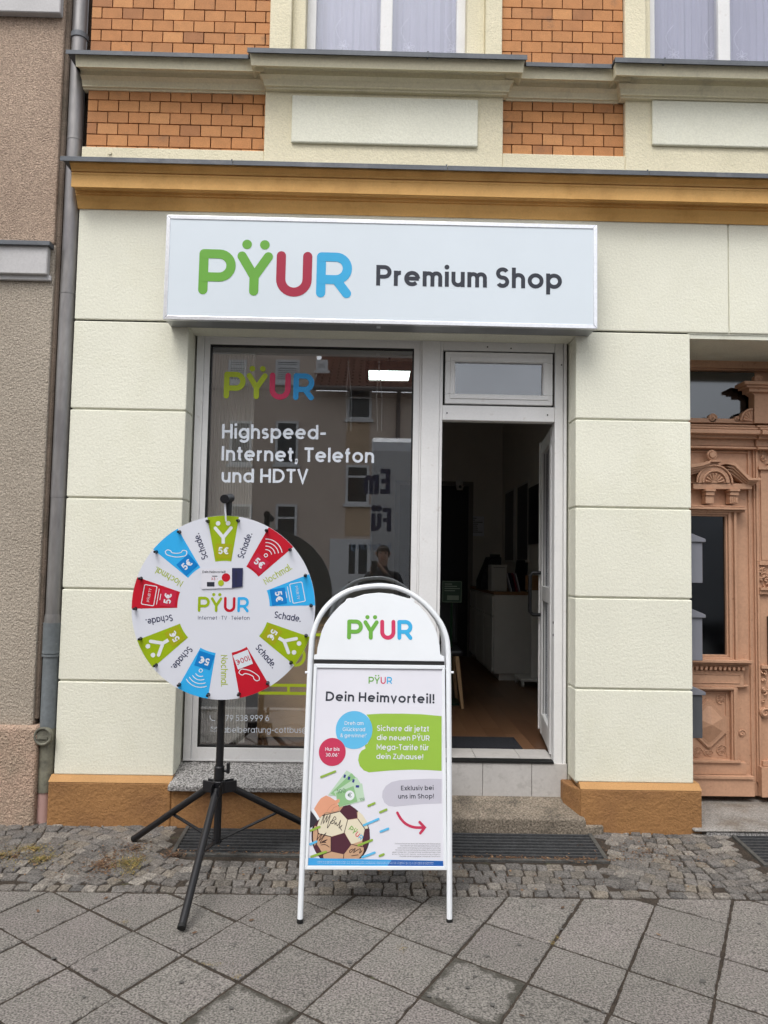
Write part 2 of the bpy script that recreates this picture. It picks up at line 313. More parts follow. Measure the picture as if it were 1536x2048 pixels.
# ---------------------------------------------------------------- geometric stroke alphabet (cap height 1)
def glyph(ch,w):
    h=w/2; x=.74; r=x/2-h; c=x/2
    S=[];D=[]
    def ring(cx=c,cy=c,rr=r): S.append(('c',arc(cx,cy,rr,rr,0,360,28)[:-1]))
    def ln(*p): S.append(('o',list(p)))
    a2=.31-h
    if ch in 'oö': ring(); adv=x
    elif ch in 'aä': ring(); ln((x-h,x),(x-h,0)); adv=x
    elif ch=='d': ring(); ln((x-h,1),(x-h,0)); adv=x
    elif ch=='b': ring(); ln((h,1),(h,0)); adv=x
    elif ch=='p': ring(); ln((h,x),(h,-.28)); adv=x
    elif ch=='g': ring(); ln((x-h,x),(x-h,.05),*arc(c,.02,c-h,.3-h,0,-150)); adv=x
    elif ch=='e': ln(*arc(c,c,r,r,0,315)); ln((h*.6,c),(x-h*.6,c)); adv=x
    elif ch=='c': ln(*arc(c,c,r,r,48,312)); adv=.68
    elif ch in 'nhm':
        ln((h,1 if ch=='h' else x),(h,0)); k=.31 if ch!='m' else .275; kk=k-h
        ln((h,x-k),*arc(k,x-k,kk,kk,180,0),(2*k-h,0)); adv=2*k
        if ch=='m': ln(*arc(3*k-w,x-k,kk,kk,180,0),(4*k-w-h,0)); adv=4*k-w
    elif ch in 'uü': ln((h,x),(h,.31),*arc(.31,.31,a2,a2,180,360),(.62-h,.31)); ln((.62-h,x),(.62-h,0)); adv=.62
    elif ch=='r': ln((h,x),(h,0)); ln((h,x-.3),*arc(.3,x-.3,.3-h,.3-h,180,82)); adv=.36
    elif ch=='s':
        W=.5; rr=(x-w)/4; rx=W/2-h; ln(*arc(W/2,x-h-rr,rx,rr,28,270),*arc(W/2,h+rr,rx,rr,90,-152)); adv=W
    elif ch=='t': ln((.17,.95),(.17,.2),*arc(.17+.2-h,.2,.2-h,.2-h,180,275)); ln((0,x-h),(.37,x-h)); adv=.37
    elif ch=='f': ln((.15,0),(.15,.80),*arc(.15+.2-h,.8,.2-h,.2-h,180,85)); ln((0,x-h),(.36,x-h)); adv=.37
    elif ch in 'ij':
        if ch=='i': ln((h,x),(h,0))
        else: ln((h,x),(h,-.1),*arc(h-.16,-.1,.16,.18-h,0,-85))
        D.append((h,x+.22,.62*w)); adv=w
    elif ch=='l': ln((h,1),(h,0)); adv=w
    elif ch=='k': ln((h,1),(h,0)); ln((h,.26),(.50,x)); ln((.22,.42),(.54,0)); adv=.58
    elif ch=='v': ln((h*.8,x),(.31,h*.3),(.62-h*.8,x)); adv=.62
    elif ch=='w': ln((h*.8,x),(.25,h*.3),(.45,x),(.65,h*.3),(.9-h*.8,x)); adv=.9
    elif ch=='x': ln((h*.8,x),(.56-h*.8,0)); ln((h*.8,0),(.56-h*.8,x)); adv=.56
    elif ch=='z': ln((.03,x-h),(.50-h,x-h),(h,h),(.52,h)); adv=.54
    elif ch in 'PR':
        ln((h,0),(h,1)); ln((h,1-h),(.38,1-h),*arc(.38,.67,.33-h,.33-h,90,-90),(h,.34+h)); adv=.70
        if ch=='R': ln((.36,.36+h),(.64,0))
    elif ch=='D': ln((h,0),(h,1)); ln((h,1-h),(.32,1-h),*arc(.32,.5,.5-h,.5-h,90,-90),(h,h)); adv=.82
    elif ch=='E': ln((.58,1-h),(h,1-h),(h,h),(.58,h)); ln((h,.5),(.52,.5)); adv=.6
    elif ch=='F': ln((.56,1-h),(h,1-h),(h,0)); ln((h,.47),(.52,.47)); adv=.57
    elif ch=='H': ln((h,0),(h,1)); ln((.74-h,0),(.74-h,1)); ln((h,.5),(.74-h,.5)); adv=.74
    elif ch=='I': ln((h,0),(h,1)); adv=w
    elif ch=='M': ln((h,0),(h,1-h),(.47,.28),(.94-h,1-h),(.94-h,0)); adv=.94
    elif ch=='N': ln((h,0),(h,1-w),(.74-h,w),(.74-h,1)); adv=.74
    elif ch=='S': W=.62; rr=(1-w)/4; rx=W/2-h; ln(*arc(W/2,1-h-rr,rx,rr,28,270),*arc(W/2,h+rr,rx,rr,90,-152)); adv=W
    elif ch=='T': ln((0,1-h),(.62,1-h)); ln((.31,1-h),(.31,0)); adv=.62
    elif ch in 'UÜ': ln((h,1),(h,.34),*arc(.34,.34,.34-h,.34-h,180,360),(.68-h,1)); adv=.68
    elif ch=='V': ln((h*.8,1),(.37,h*.4),(.74-h*.8,1)); adv=.74
    elif ch=='Z': ln((.04,1-h),(.62-h,1-h),(h,h),(.64,h)); adv=.66
    elif ch=='G': ln(*arc(.5,.5,.5-h,.5-h,45,360)); ln((.52,.5),(1-h,.5)); adv=1.0
    elif ch=='A': ln((h*.8,0),(.39,1-h*.4),(.78-h*.8,0)); ln((.2,.3),(.58,.3)); adv=.78
    elif ch=='K': ln((h,0),(h,1)); ln((h,.36),(.6,1)); ln((.26,.56),(.66,0)); adv=.68
    elif ch in 'YŸ': ln((h*.8,1),(.35,.45),(.70-h*.8,1)); ln((.35,.47),(.35,0)); adv=.70
    elif ch=='0': ln(*arc(.33,.5,.33-h,.5-h,0,360,24)); adv=.66
    elif ch=='1': ln((0,.85),(.22,1-h*.4),(.22,0)); adv=.22+h
    elif ch=='2': ln(*arc(.3,.7,.3-h,.3-h,170,-20),(h,h),(.6,h)); adv=.6
    elif ch=='3': ln(*arc(.29,.72,.26-h,.28-h,150,-90),*arc(.29,.3,.3-h,.3-h,90,-150)); adv=.6
    elif ch=='4': ln((.5,0),(.5,1-h),(h,.24),(.64,.24)); adv=.64
    elif ch=='5': ln((.54,1-h),(.14,1-h),(.10,.52),*arc(.28,.33,.32-h,.33-h,125,-155)); adv=.6
    elif ch=='6': ln((.44,1),(.09,.45)); S.append(('c',arc(.32,.32,.32-h,.32-h,0,360,24)[:-1])); adv=.64
    elif ch=='9': ln((.20,0),(.55,.55)); S.append(('c',arc(.32,.68,.32-h,.32-h,0,360,24)[:-1])); adv=.64
    elif ch=='7': ln((0,1-h),(.56-h,1-h),(.16,0)); adv=.56
    elif ch=='8': S.append(('c',arc(.3,.73,.25-h,.27-h,0,360,20)[:-1])); S.append(('c',arc(.3,.28,.3-h,.28-h,0,360,20)[:-1])); adv=.6
    elif ch=='€': ln(*arc(.46,.5,.40-h,.5-h,50,310)); ln((0,.6),(.52,.6)); ln((0,.4),(.52,.4)); adv=.72
    elif ch=='-': ln((.02,.4),(.4,.4)); adv=.42
    elif ch=='.': D.append((w*.6,w*.6,w*.62)); adv=w*1.2
    elif ch==',': D.append((w*.6,w*.6,w*.62)); ln((w*.75,w*.5),(w*.3,-w*1.0)); adv=w*1.2
    elif ch=='·': D.append((.1,.42,w*.62)); adv=.2
    elif ch=='!': ln((h,1),(h,.32)); D.append((h,w*.6,w*.62)); adv=w
    elif ch=='*':
        for a in (90,210,330): ln((.12,.88),(.12+.12*math.cos(R_(a)),.88+.12*math.sin(R_(a))))
        adv=.24
    elif ch=='&': ln((.66,0),(.18,.66),*arc(.3,.8,.17,.2-h,190,0),(.2,.46),*arc(.28,.26,.28-h,.26-h,120,330),(.64,.45)); adv=.66
    elif ch=='@': ln(*arc(.5,.4,.48,.48,-50,300)); S.append(('c',arc(.5,.4,.2,.2,0,360,16)[:-1])); adv=1.0
    else: adv=.28
    if ch in 'üöäÜŸ':
        tp=1.24 if ch in 'ÜŸ' else x+.22; D+= [(adv/2-.15,tp,.62*w),(adv/2+.15,tp,.62*w)]
    return S,D,adv
def text_width(s,w,sp):
    t=0
    for i,ch in enumerate(s):
        t+=.30 if ch==' ' else glyph(ch,w)[2]+(sp if i<len(s)-1 else 0)
    return t
def text(mb,fr,s,u,v,cap,weight=.19,d=.001,width=None,ang=0.,sp=None,align='l',dz=.00004):
    sp=sp if sp is not None else .21-weight*.5
    tw=text_width(s,weight,sp); kx=(width/(tw*cap)) if width else 1.
    if align=='c': off=-tw*cap*kx/2
    elif align=='r': off=-tw*cap*kx
    else: off=0
    ca,sa=math.cos(ang),math.sin(ang); T=lambda a,b:(u+(off+a*cap*kx)*ca-b*cap*sa,v+(off+a*cap*kx)*sa+b*cap*ca)
    x=0
    for i,ch in enumerate(s):
        if ch==' ': x+=.30; continue
        S,D,adv=glyph(ch,weight)
        for k,(t,p) in enumerate(S): mb.strip(fr,[T(x+a,b) for a,b in p],weight*cap*(1+kx)/2 if kx<1 else weight*cap,d+dz*k,closed=(t=='c'))
        for a,b,r in D: q=T(x+a,b); mb.disc(fr,q[0],q[1],r*cap,d,16)
        x+=adv+sp
    return mb
def text_px(mb,fr,s,x0,y0,x1,y1,cap_px,weight=.19,d=.001,**k):
    a=Vector(fr.uv(x0,y0)); b=Vector(fr.uv(x1,y1)); t=Vector(fr.uv(x0,y0-cap_px)); L=(b-a)
    return text(mb,fr,s,a.x,a.y,abs(t.y-a.y),weight,d,width=L.length,ang=math.atan2(L.y,L.x),**k)
def logo(fr,u,v,size,d,parent,mats,ang=0.,name='logo',sw=.2):
    """PYUR word mark with umlaut dots; size=cap height"""
    ca,sa=math.cos(ang),math.sin(ang); T=lambda p:(u+(p[0]*ca-p[1]*sa)*size,v+(p[0]*sa+p[1]*ca)*size)
    g,r,b=MB(),MB(),MB(); z=.00005; W=sw*size
    def st(mb,p,k=0): mb.strip(fr,[T(q) for q in p],W,d+z*3*k,caps=True)
    st(g,[(.1,.1),(.1,.9)]); st(g,[(.1,.9),(.435,.9)]+arc(.435,.645,.255,.255,90,-90,14)+[(.1,.39)],3)
    g.disc(fr,*T((.1,.9)),W/2,d+z*.5,16)
    st(g,[(.92,.87),(1.195,.42)]); st(g,[(1.49,.87),(1.195,.42)],1); st(g,[(1.195,.42),(1.195,.1)],2)
    for a in (1.02,1.405): g.disc(fr,*T((a,1.13)),size*.105,d,20)
    st(r,[(1.77,.9),(1.77,.385)]+arc(2.055,.385,.285,.285,180,360,16)+[(2.34,.9)])
    st(b,[(2.64,.1),(2.64,.9)]); st(b,[(2.64,.9),(2.95,.9)]+arc(2.955,.65,.25,.25,90,-90,14)+[(2.64,.4)],3)
    b.disc(fr,*T((2.64,.9)),W/2,d+z*.5,16)
    st(b,[(2.98,.38),(3.2,.1)],1)
    for mb,m,n in ((g,mats[0],'green_letters'),(r,mats[1],'red_letter'),(b,mats[2],'blue_letter')): mb.build(n,m,parent)
def logo_px(fr,x0,y0,x1,y1,cap_px,d,parent,mats,**k):
    a=Vector(fr.uv(x0,y0)); b=Vector(fr.uv(x1,y1)); L=b-a; s=L.length/3.31
    logo(fr,a.x,a.y,s,d,parent,mats,ang=math.atan2(L.y,L.x),**k)
# ================================================================ GROUND
U=Vector((.2535,-.1915)); Vv=Vector((.162,.293)); B0=Vector((.104,-1.146)); EDGE=-.785
def gz(y): return .055*max(0,min(1,(y+.775)/.775))
g=MB(); g.box(-60,60,-60,-3.44,-.32,-.12); road=g.build('road',mat('asphalt',(.06,.06,.06),.9,.15,1,.3,150,.6,150,.004)); tag(road,'grey asphalt road behind the photographer','road',kind='structure')
g=MB(); g.box(-60,60,-3.3,EDGE,-.3,-.005)
GR=[(-1.03,.11,-.395,.0),(.135,1.27,-.415,.02),(2.07,3.0,-.43,.0)]
def bedq(x0,x1,y0,y1):
    g.add([(x0,y0,gz(y0)-.006),(x1,y0,gz(y0)-.006),(x1,y1,gz(y1)-.006),(x0,y1,gz(y1)-.006)],[(0,1,2,3)])
xs_=[-60]
for a,b,c_,d_ in GR: bedq(xs_[-1],a,EDGE,0); bedq(a,b,EDGE,c_); bedq(a,b,d_-.001,.02); xs_.append(b)
bedq(xs_[-1],60,EDGE,0); bedq(-60,60,.02,.6)
tag(g.build('pavement_bed',M['joint']),'dark earth filling the joints of the pavement','ground',kind='structure')
g=MB(); g.box(-60,60,-3.44,-3.305,-.3,0.0); tag(g.build('kerb',M['granite'],bevel=.01),'granite kerb along the road','kerb',kind='structure')
random.seed(3)
sl_,wt=MB(),MB()
wet={(1,-1),(-1,-3)}
for m in range(-16,17):
    for n in range(-16,12):
        c=B0+U*m+Vv*n
        if not(-3.6<c.x<3.6 and -3.3<c.y<EDGE+.4): continue
        q=[c,c+U,c+U+Vv,c+Vv]; q=[(p.x+random.uniform(-.003,.003),p.y+random.uniform(-.003,.003)) for p in q]
        q=inset(q,.0062); q=clip(q,0,1,EDGE-.003)
        if len(q)<3: continue
        q=clip(q,0,-1,3.295)
        if len(q)<3: continue
        ar=abs(sum(q[i-1][0]*q[i][1]-q[i][0]*q[i-1][1] for i in range(len(q))))/2
        if ar<.002: continue
        z=random.uniform(-.002,.002); tx=random.uniform(-.006,.006); ty=random.uniform(-.006,.006)
        Z=lambda p:z+tx*(p[0]-c.x)+ty*(p[1]-c.y)
        qi=inset(q,.004); k=len(q)
        if len(qi)!=k: qi=q
        # rounded chipped rim: subdivide edges with tiny wobble
        mb=wt if (m,n) in wet else sl_
        def ring(Q,dz,jit):
            o=[]
            for i in range(len(Q)):
                a=Vector(Q[i]);b=Vector(Q[(i+1)%len(Q)]); S=14
                for j in range(S):
                    p=a+(b-a)*j/S; o.append((p.x+(random.uniform(-jit,jit) if j else 0),p.y+(random.uniform(-jit,jit) if j else 0),Z(p)+dz))
            return o
        r1=ring(q,-.02,0); r2=ring(q,-.003,.0026); r3=ring(qi,0,.002); K=len(r1)
        mb.add(r1+r2+r3,[(i,(i+1)%K,K+(i+1)%K,K+i) for i in range(K)]+[(K+i,K+(i+1)%K,2*K+(i+1)%K,2*K+i) for i in range(K)]+[tuple(range(2*K,3*K))])
tag(sl_.build('slab_pavement',M['slab']),'square grey exposed aggregate slabs laid diagonally','pavement',kind='structure')
tag(wt.build('stained_pavement_slabs',M['slabw']),'two pavement slabs with dark damp moss stains at their edges','pavement',kind='structure')
# cobble strip
cb=MB(); random.seed(5)
def stone(cx,cy,w,h,ang):
    if cy>-.005 or cy<EDGE+.02: return
    ca,sa=math.cos(ang),math.sin(ang); P=[]
    for a,b in ((-1,-1),(1,-1),(1,1),(-1,1)):
        P.append((a*w/2+random.uniform(-.007,.007),b*h/2+random.uniform(-.006,.006)))
    Q=[]
    for i in range(4):
        p=Vector(P[i]);pa=Vector(P[i-1]);pb=Vector(P[(i+1)%4]); k=random.uniform(.05,.16)
        Q.append(p+(pa-p)*k); Q.append(p+(pb-p)*k)
        Q.append((p+pb)/2+Vector((random.uniform(-.002,.002),random.uniform(-.002,.002))))
    n=len(Q); z0=random.uniform(-.004,.004); out=[]
    tx,ty=random.uniform(-.06,.06),random.uniform(-.06,.06)
    for s_,dz in ((1,-.02),(1,-.003),(.94,.0015),(.7,.0035)):
        for q in Q:
            q=q*s_; X=cx+q.x*ca-q.y*sa; Y=cy+q.x*sa+q.y*ca; out.append((X,Y,gz(Y)+z0+dz+q.x*tx+q.y*ty))
    f=[(r*n+i,r*n+(i+1)%n,(r+1)*n+(i+1)%n,(r+1)*n+i) for r in range(3) for i in range(n)]+[tuple(range(3*n,4*n))]
    cb.add(out,f)
def free(x,y,r=.034):
    for a,b,c,d in GR:
        if a-r<x<b+r and c-r*1.2<y<d+.2: return False
    return -3.6<x<3.6
x=-3.6
while x<3.6:
    w_=random.uniform(.055,.085); stone(x+w_/2,EDGE+.040,w_-.006,.056,random.uniform(-.05,.05)); x+=w_
def fan(x,y):
    """arc offset: segmental arches left and right, straight rows in the middle"""
    t=1
    if x<-.9: return t*(.20*math.cos((x+1.75)*3.3)-.02),-t*.20*3.3*math.sin((x+1.75)*3.3)
    if x>1.2: return t*(-.20*math.cos((x-1.72)*3.1)+.05),t*.20*3.1*math.sin((x-1.72)*3.1)
    return 0,0
for j in range(-8,20):
    y=EDGE+.098+j*.069; x=-3.6+random.uniform(0,.06)
    while x<3.6:
        w_=random.uniform(.055,.088)
        cx=x+w_/2+math.sin(j*1.7)*.01; off,sl=fan(cx,EDGE+.1+j*.068+.12); cy=y+off
        ang=math.atan(sl)
        if cy>EDGE+.088 and free(cx,cy): stone(cx,cy,(w_-.006)/max(.75,math.cos(ang)),.0625*min(1,1/max(1,abs(math.cos(ang)))),ang+random.uniform(-.06,.06))
        x+=w_*max(.72,math.cos(ang))
tag(cb.build('cobblestone_strip',M['cobble'],smooth=False),'small grey granite cobbles laid in arcs along the house','cobbles',kind='structure')
# light-well grates
def cellar_grate(x0,x1,y0,y1,label):
    t=thing('cellar_grate',((x0+x1)/2,(y0+y1)/2,gz(y0)),label,'grate','cellar light well grates in the pavement')
    f=MB(); z=lambda y:gz(y)+.004
    def bar(xa,xb,ya,yb,h0,h1):
        return [(xa,ya,z(ya)+h0),(xb,ya,z(ya)+h0),(xb,yb,z(yb)+h0),(xa,yb,z(yb)+h0),(xa,ya,z(ya)+h1),(xb,ya,z(ya)+h1),(xb,yb,z(yb)+h1),(xa,yb,z(yb)+h1)]
    BF=[(0,3,2,1),(4,5,6,7),(0,1,5,4),(1,2,6,5),(2,3,7,6),(3,0,4,7)]
    for a in ((x0,x1,y0,y0+.022,-.05,.004),(x0,x1,y1-.022,y1,-.05,.004),(x0,x0+.022,y0+.022,y1-.022,-.05,.004),(x1-.022,x1,y0+.022,y1-.022,-.05,.004)): f.add(bar(*a),BF)
    f.build('frame',M['iron'],t,bevel=.002)
    b=MB(); n=int((y1-y0-.05)/.036)
    for i in range(n+1):
        y=y0+.03+i*(y1-y0-.06)/n; b.add(bar(x0+.022,x1-.022,y-.0058,y+.0058,-.03,0),BF)
    c=MB(); n=int((x1-x0)/.045)
    for i in range(n+1):
        x=x0+.03+i*(x1-x0-.06)/n; c.add(bar(x-.0022,x+.0022,y0+.022,y1-.022,-.030,-.009),BF)
    b.build('bearing_bars',M['grate'],t); c.build('cross_bars',M['grate'],t)
    p=MB(); p.box(x0+.001,x1-.001,y0+.001,y1-.001,gz(y0)-.4,gz(y0)-.30); p.box(x0+.001,x1-.001,y0+.0005,y0+.004,gz(y0)-.3,gz(y0)-.052); p.box(x0+.001,x1-.001,y1-.004,y1-.0005,gz(y0)-.3,gz(y0)-.03); p.box(x0+.0005,x0+.004,y0+.004,y1-.004,gz(y0)-.3,gz(y0)-.052); p.box(x1-.004,x1-.0005,y0+.004,y1-.004,gz(y0)-.3,gz(y0)-.052); p.build('shaft_floor',M['pit'],t)
    return t
cellar_grate(*GR[0],'rectangular grey steel cellar grate under the shop window behind the black tripod')
cellar_grate(*GR[1],'grey steel cellar grate in front of the shop doorstep with gravel along its edge')
cellar_grate(*GR[2],'grey steel cellar grate in front of the ornate salmon door at the right edge')
# holes for the shafts are simply dark: bed lowered under them by a pit lining
# leaves, moss, litter
def litter(name,label,m,spots,n,size,flat_=True,cat='leaves'):
    mb=MB()
    for i in range(n):
        cx,cy,rx,ry=random.choice(spots); a=random.uniform(0,6.28); r=abs(random.gauss(0,.75))
        x,y=cx+rx*r*math.cos(a),cy+ry*r*math.sin(a)
        if y>-.06 and abs(x-1.5)<.9: continue
        z=gz(y)+.006+random.uniform(0,.006); L=size*random.uniform(.5,1.4); W=L*random.uniform(.25,.5) if flat_ else L*.09; t=random.uniform(0,6.28)
        up=random.uniform(-.35,.35) if flat_ else random.uniform(.1,.7)
        ex=Vector((math.cos(t),math.sin(t),up)); ey=Vector((-math.sin(t),math.cos(t),random.uniform(-.3,.3))); p=Vector((x,y,z))
        mb.add([p-ex*L/2*(1 if flat_ else 0),p+ey*W,p+ex*L/2,p-ey*W],[(0,1,2,3)])
    return tag(mb.build(name,m),label,cat,kind='stuff')
litter('dry_leaves','dry brown leaves and grit scattered over cobbles and grate edges',M['leaf'],
  [(-1.23,-.33,.09,.09),(-1.78,.02,.1,.05),(-.5,-.37,.5,.02),(.75,-.395,.5,.022),(.75,-.385,.5,.02),(1.1,-.40,.2,.02),(-1.35,-.50,.05,.12),(1.5,-.3,.3,.2),(-1.8,-.45,.3,.15),(-1.3,-.55,.1,.1),(-1.0,-.4,.06,.05),(0,-.55,1.8,.2)],2300,.012)
litter('dry_grass','straw coloured dry grass and moss between the cobbles at left',M['grass'],
  [(-2.05,-.50,.16,.10),(-1.88,-.44,.14,.09),(-1.75,-.36,.10,.05),(-1.66,-.47,.06,.06),(-1.17,-.52,.03,.14),(-1.22,-.50,.06,.08)],3400,.020,False,'grass')
s=MB(); random.seed(8)
for i in range(46):
    x,y=random.uniform(-1.9,1.9),random.uniform(-2.2,-.82); r=random.uniform(.006,.016); fr=Frame((x,y,.0038),(1,0,0),(0,1,0)); n=11
    s.flat(fr,[(r*random.uniform(.6,1.1)*math.cos(6.283*k/n),r*random.uniform(.6,1.1)*math.sin(6.283*k/n)) for k in range(n)],0)
tag(s.build('gum_spots',mat('trodden_gum',(.10,.095,.088),.8,.15,30)),'flat dark trodden gum spots on the slabs','gum',kind='stuff')
s=MB()
for x,y,a in ((-.5,-1.06,.2),(-1.2,-.86,1.0),(1.25,-1.15,2.3),(.9,-.9,.6),(-1.45,-1.0,1.9),(.55,-1.75,2.8),(-.72,-1.18,.4)):
    fr=Frame((x,y,.006),(math.cos(a),math.sin(a),.1),(-math.sin(a),math.cos(a),.15)); s.flat(fr,[(-.012,0),(-.004,-.006),(.008,-.005),(.014,.001),(.006,.006),(-.005,.005)])
tag(s.build('fallen_leaves',M['leaf']),'a few small dry leaves lying on the slabs','leaves',kind='stuff')
litter('joint_moss','olive moss in the slab joints',M['grass'],[(.774+a,-1.247+b,.015,.02) for a,b in ((0,0),(.03,.05))]+[(-.478,-1.53,.02,.02),(-.60,-1.44,.05,.01),(-1.04,-1.10,.02,.02),(.15,-1.3,.02,.03)],420,.010,False,'moss')
# ================================================================ THE SHOP BUILDING
bd_=thing('shop_building',(0,0,0),'cream plastered shop house with orange brick upper storey and ochre cornice','building')
D0=4.53
XL,XA,XB,XR=-1.806,-1.124,1.194,1.883
GZ=[2.979,2.444,1.917,1.385,.855]; ZPL=.323
ZC=ZP(768,428,0.)            # underside of the ochre cornice
ZLIN=2.945
# grooved ashlar plaster
bk,gr_=MB(),MB()
def course(x0,x1,z0,z1,y1=.17): bk.box(x0,x1,0,y1,z0,z1)
lev=[ZPL]+GZ[::-1]
for x0,x1 in ((XL,XA),(XB,XR)):
    for a,b in zip(lev[:-1],lev[1:]): course(x0,x1,a+(.005 if a>ZPL else 0),b-.005)
    gr_.box(x0+.009,x1-.009,.012,.34,ZPL-.01,3.0)
course(XL,2.12,2.984,ZC+.02,.17); bk.box(2.124,3.6,0,.17,2.984,ZC+.02); gr_.box(XL+.01,3.6,.012,.5,2.95,3.7)
bk.box(XA,XB,.004,.17,2.945,2.9838)
bk.box(3.05,3.6,0,.17,ZPL,2.974); gr_.box(3.06,3.6,.012,.6,ZPL,2.98)
bk.build('plaster_wall',M['cream'],bd_,bevel=.006,seg=2); gr_.build('wall_core',M['reveal'],bd_)
# reveal linings
rv=MB()
rv.box(XA-.02,XA-.0005,.1712,.34,ZPL-.05,2.99); rv.box(XB+.0005,XB+.02,.1712,.34,.2,2.99)
rv.box(XR-.05,XR-.001,.1712,.60,.0,2.99); rv.box(3.051,3.1,.1712,.60,0,2.99)
rv.box(XR-.01,3.06,.008,.60,2.976,3.02)
rv.build('reveal_lining',M['reveal'],bd_)
# plinth
pl,pe=MB(),MB()
def plinth(x0,x1,yo=.045):
    pl.box(x0,x1,-yo,.34,-.05,ZPL-.03)
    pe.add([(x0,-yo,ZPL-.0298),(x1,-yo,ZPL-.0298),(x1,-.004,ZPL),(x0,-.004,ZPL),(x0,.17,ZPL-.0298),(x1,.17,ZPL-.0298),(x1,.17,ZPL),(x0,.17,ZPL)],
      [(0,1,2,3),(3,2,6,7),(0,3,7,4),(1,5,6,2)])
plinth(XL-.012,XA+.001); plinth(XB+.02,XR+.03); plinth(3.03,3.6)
pl.box(XA+.001,.44,-.04,.34,-.05,.262)
# chamfered corner beside the door
fr=Frame((0,0,0),(1,0,0),(0,1,0))
pl.prism(fr,[(XB+.02,-.045),(XB+.02,.17),(XB-.045,.17),(XB-.045,.10)],-.05,ZPL-.031)
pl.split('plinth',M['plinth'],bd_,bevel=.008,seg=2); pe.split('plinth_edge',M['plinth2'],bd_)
# ochre cornice -------------------------------------------------
def zc(py,o): return ZP(760,py,-o)
yp=[(.165,zc(333,.165)),(.160,zc(341,.160)),(.135,zc(352,.135)),(.13,zc(355.5,.13)),(.13,zc(357,.13)),(.12,zc(357.5,.12)),(.12,zc(359,.12)),(.128,zc(359.5,.128)),(.128,zc(362,.128)),(.124,zc(365,.124)),(.124,zc(388,.124)),(.075,zc(391,.075)),(.060,zc(395,.06)),(.058,zc(400,.058)),(.050,zc(402.5,.05)),(.052,zc(405,.052)),(.030,zc(416,.030)),(.016,zc(426,.016)),(.010,zc(431,.010)),(.0,zc(432,.0))]
c=MB(); c.profile(XL-.004,3.6,yp,.0); c.build('ochre_cornice',M['yellow'],bd_)
zf=zc(327.5,.185)
c=MB(); xx=XL-.05
for L in (1.0,1.25,1.18,1.3,1.2):
    x1=min(xx+L,3.6); c.box(xx,x1-.002,-.185,.03,zf-.008,zf); c.box(xx,x1-.002,-.187,-.183,zf-.030,zf-.0075); c.box(x1-.012,x1-.004,-.186,.02,zf-.004,zf+.006); xx=x1
c.build('cornice_flashing',M['zinc'],bd_,bevel=.0015)
# upper storey ---------------------------------------------------
XW=[XP(531,250,0),XP(1004,250,0),XP(1247,250,0)]       # pilaster fields
PT=-.032
zb0=zf+.0; zband=ZP(300,296,PT); zu=ZP(700,183,0.)+.04
core=MB(); core.box(XL+.02,3.6,.03,.5,zf-.2,zc(110,.0)); core.build('brick_backing',M['mortar'],bd_)
# brickwork
br=MB(); random.seed(11); bw,bh=.1252,.0716; jt=.0065
def bricks(x0,x1,z0,z1,par=0):
    n=0; z=z1
    while z>z0-.001:
        za=max(z-bh,z0); off=(n+par)%2
        x=x0-(.5*bw if off else .0)
        while x<x1:
            a=max(x,x0); b=min(x+bw,x1); 
            if b-a>.008 and z-za>.01:
                y=random.uniform(-.0015,.0015); br.box(a+jt/2,b-jt/2,y,.05,za+jt/2,z-jt/2)
            x+=bw
        z-=bh; n+=1
XBL=XL+.022
zt_b=ZP(350,181,0.)
def bdone():
    global br
    br.build('brickwork',M['brick'],bd_); br=MB()
bricks(XBL,XW[0]+.002,zband-.002,zt_b,0); bdone(); bricks(XW[1]-.002,XW[2]+.002,zband-.002,zt_b,1); bdone()
zlo=ZP(350,108,0)
ztop=6.2
def up(z0): return z0
n=int((ztop-zlo)/bh); 
for (a,b,p) in ((XBL,XP(541,60,0),0),(XP(1003,60,0),XP(1247,60,0),1)):
    bricks(a,b,zlo-.004,zlo+n*bh,p); bdone()
# plaster band, pilasters, raised panels
pb=MB()
pb.box(XL+.012,XW[0]-.0005,PT,.03,zf-.02,zband); pb.box(XW[1]+.0005,XW[2]-.0005,PT,.03,zf-.02,ZP(1120,309,PT))
zpt=ZP(760,192,0)+.06
pb.box(XW[0],XW[1],PT-.004,.03,zf-.02,zpt); pb.box(XW[2],3.6,PT-.004,.03,zf-.02,zpt)
pb.split('plaster_pilaster',M['cream2'],bd_,bevel=.004)
rp=MB()
rp.box(XP(584,240,PT),XP(955,240,PT),PT-.024,PT-.003,ZP(768,289,PT-.02),ZP(768,195,PT-.02))
rp.box(XP(1302,240,PT),3.3,PT-.024,PT-.003,ZP(1400,292,PT-.02),ZP(1400,203,PT-.02))
rp.split('raised_panel',M['cream'],bd_,bevel=.007,seg=2)
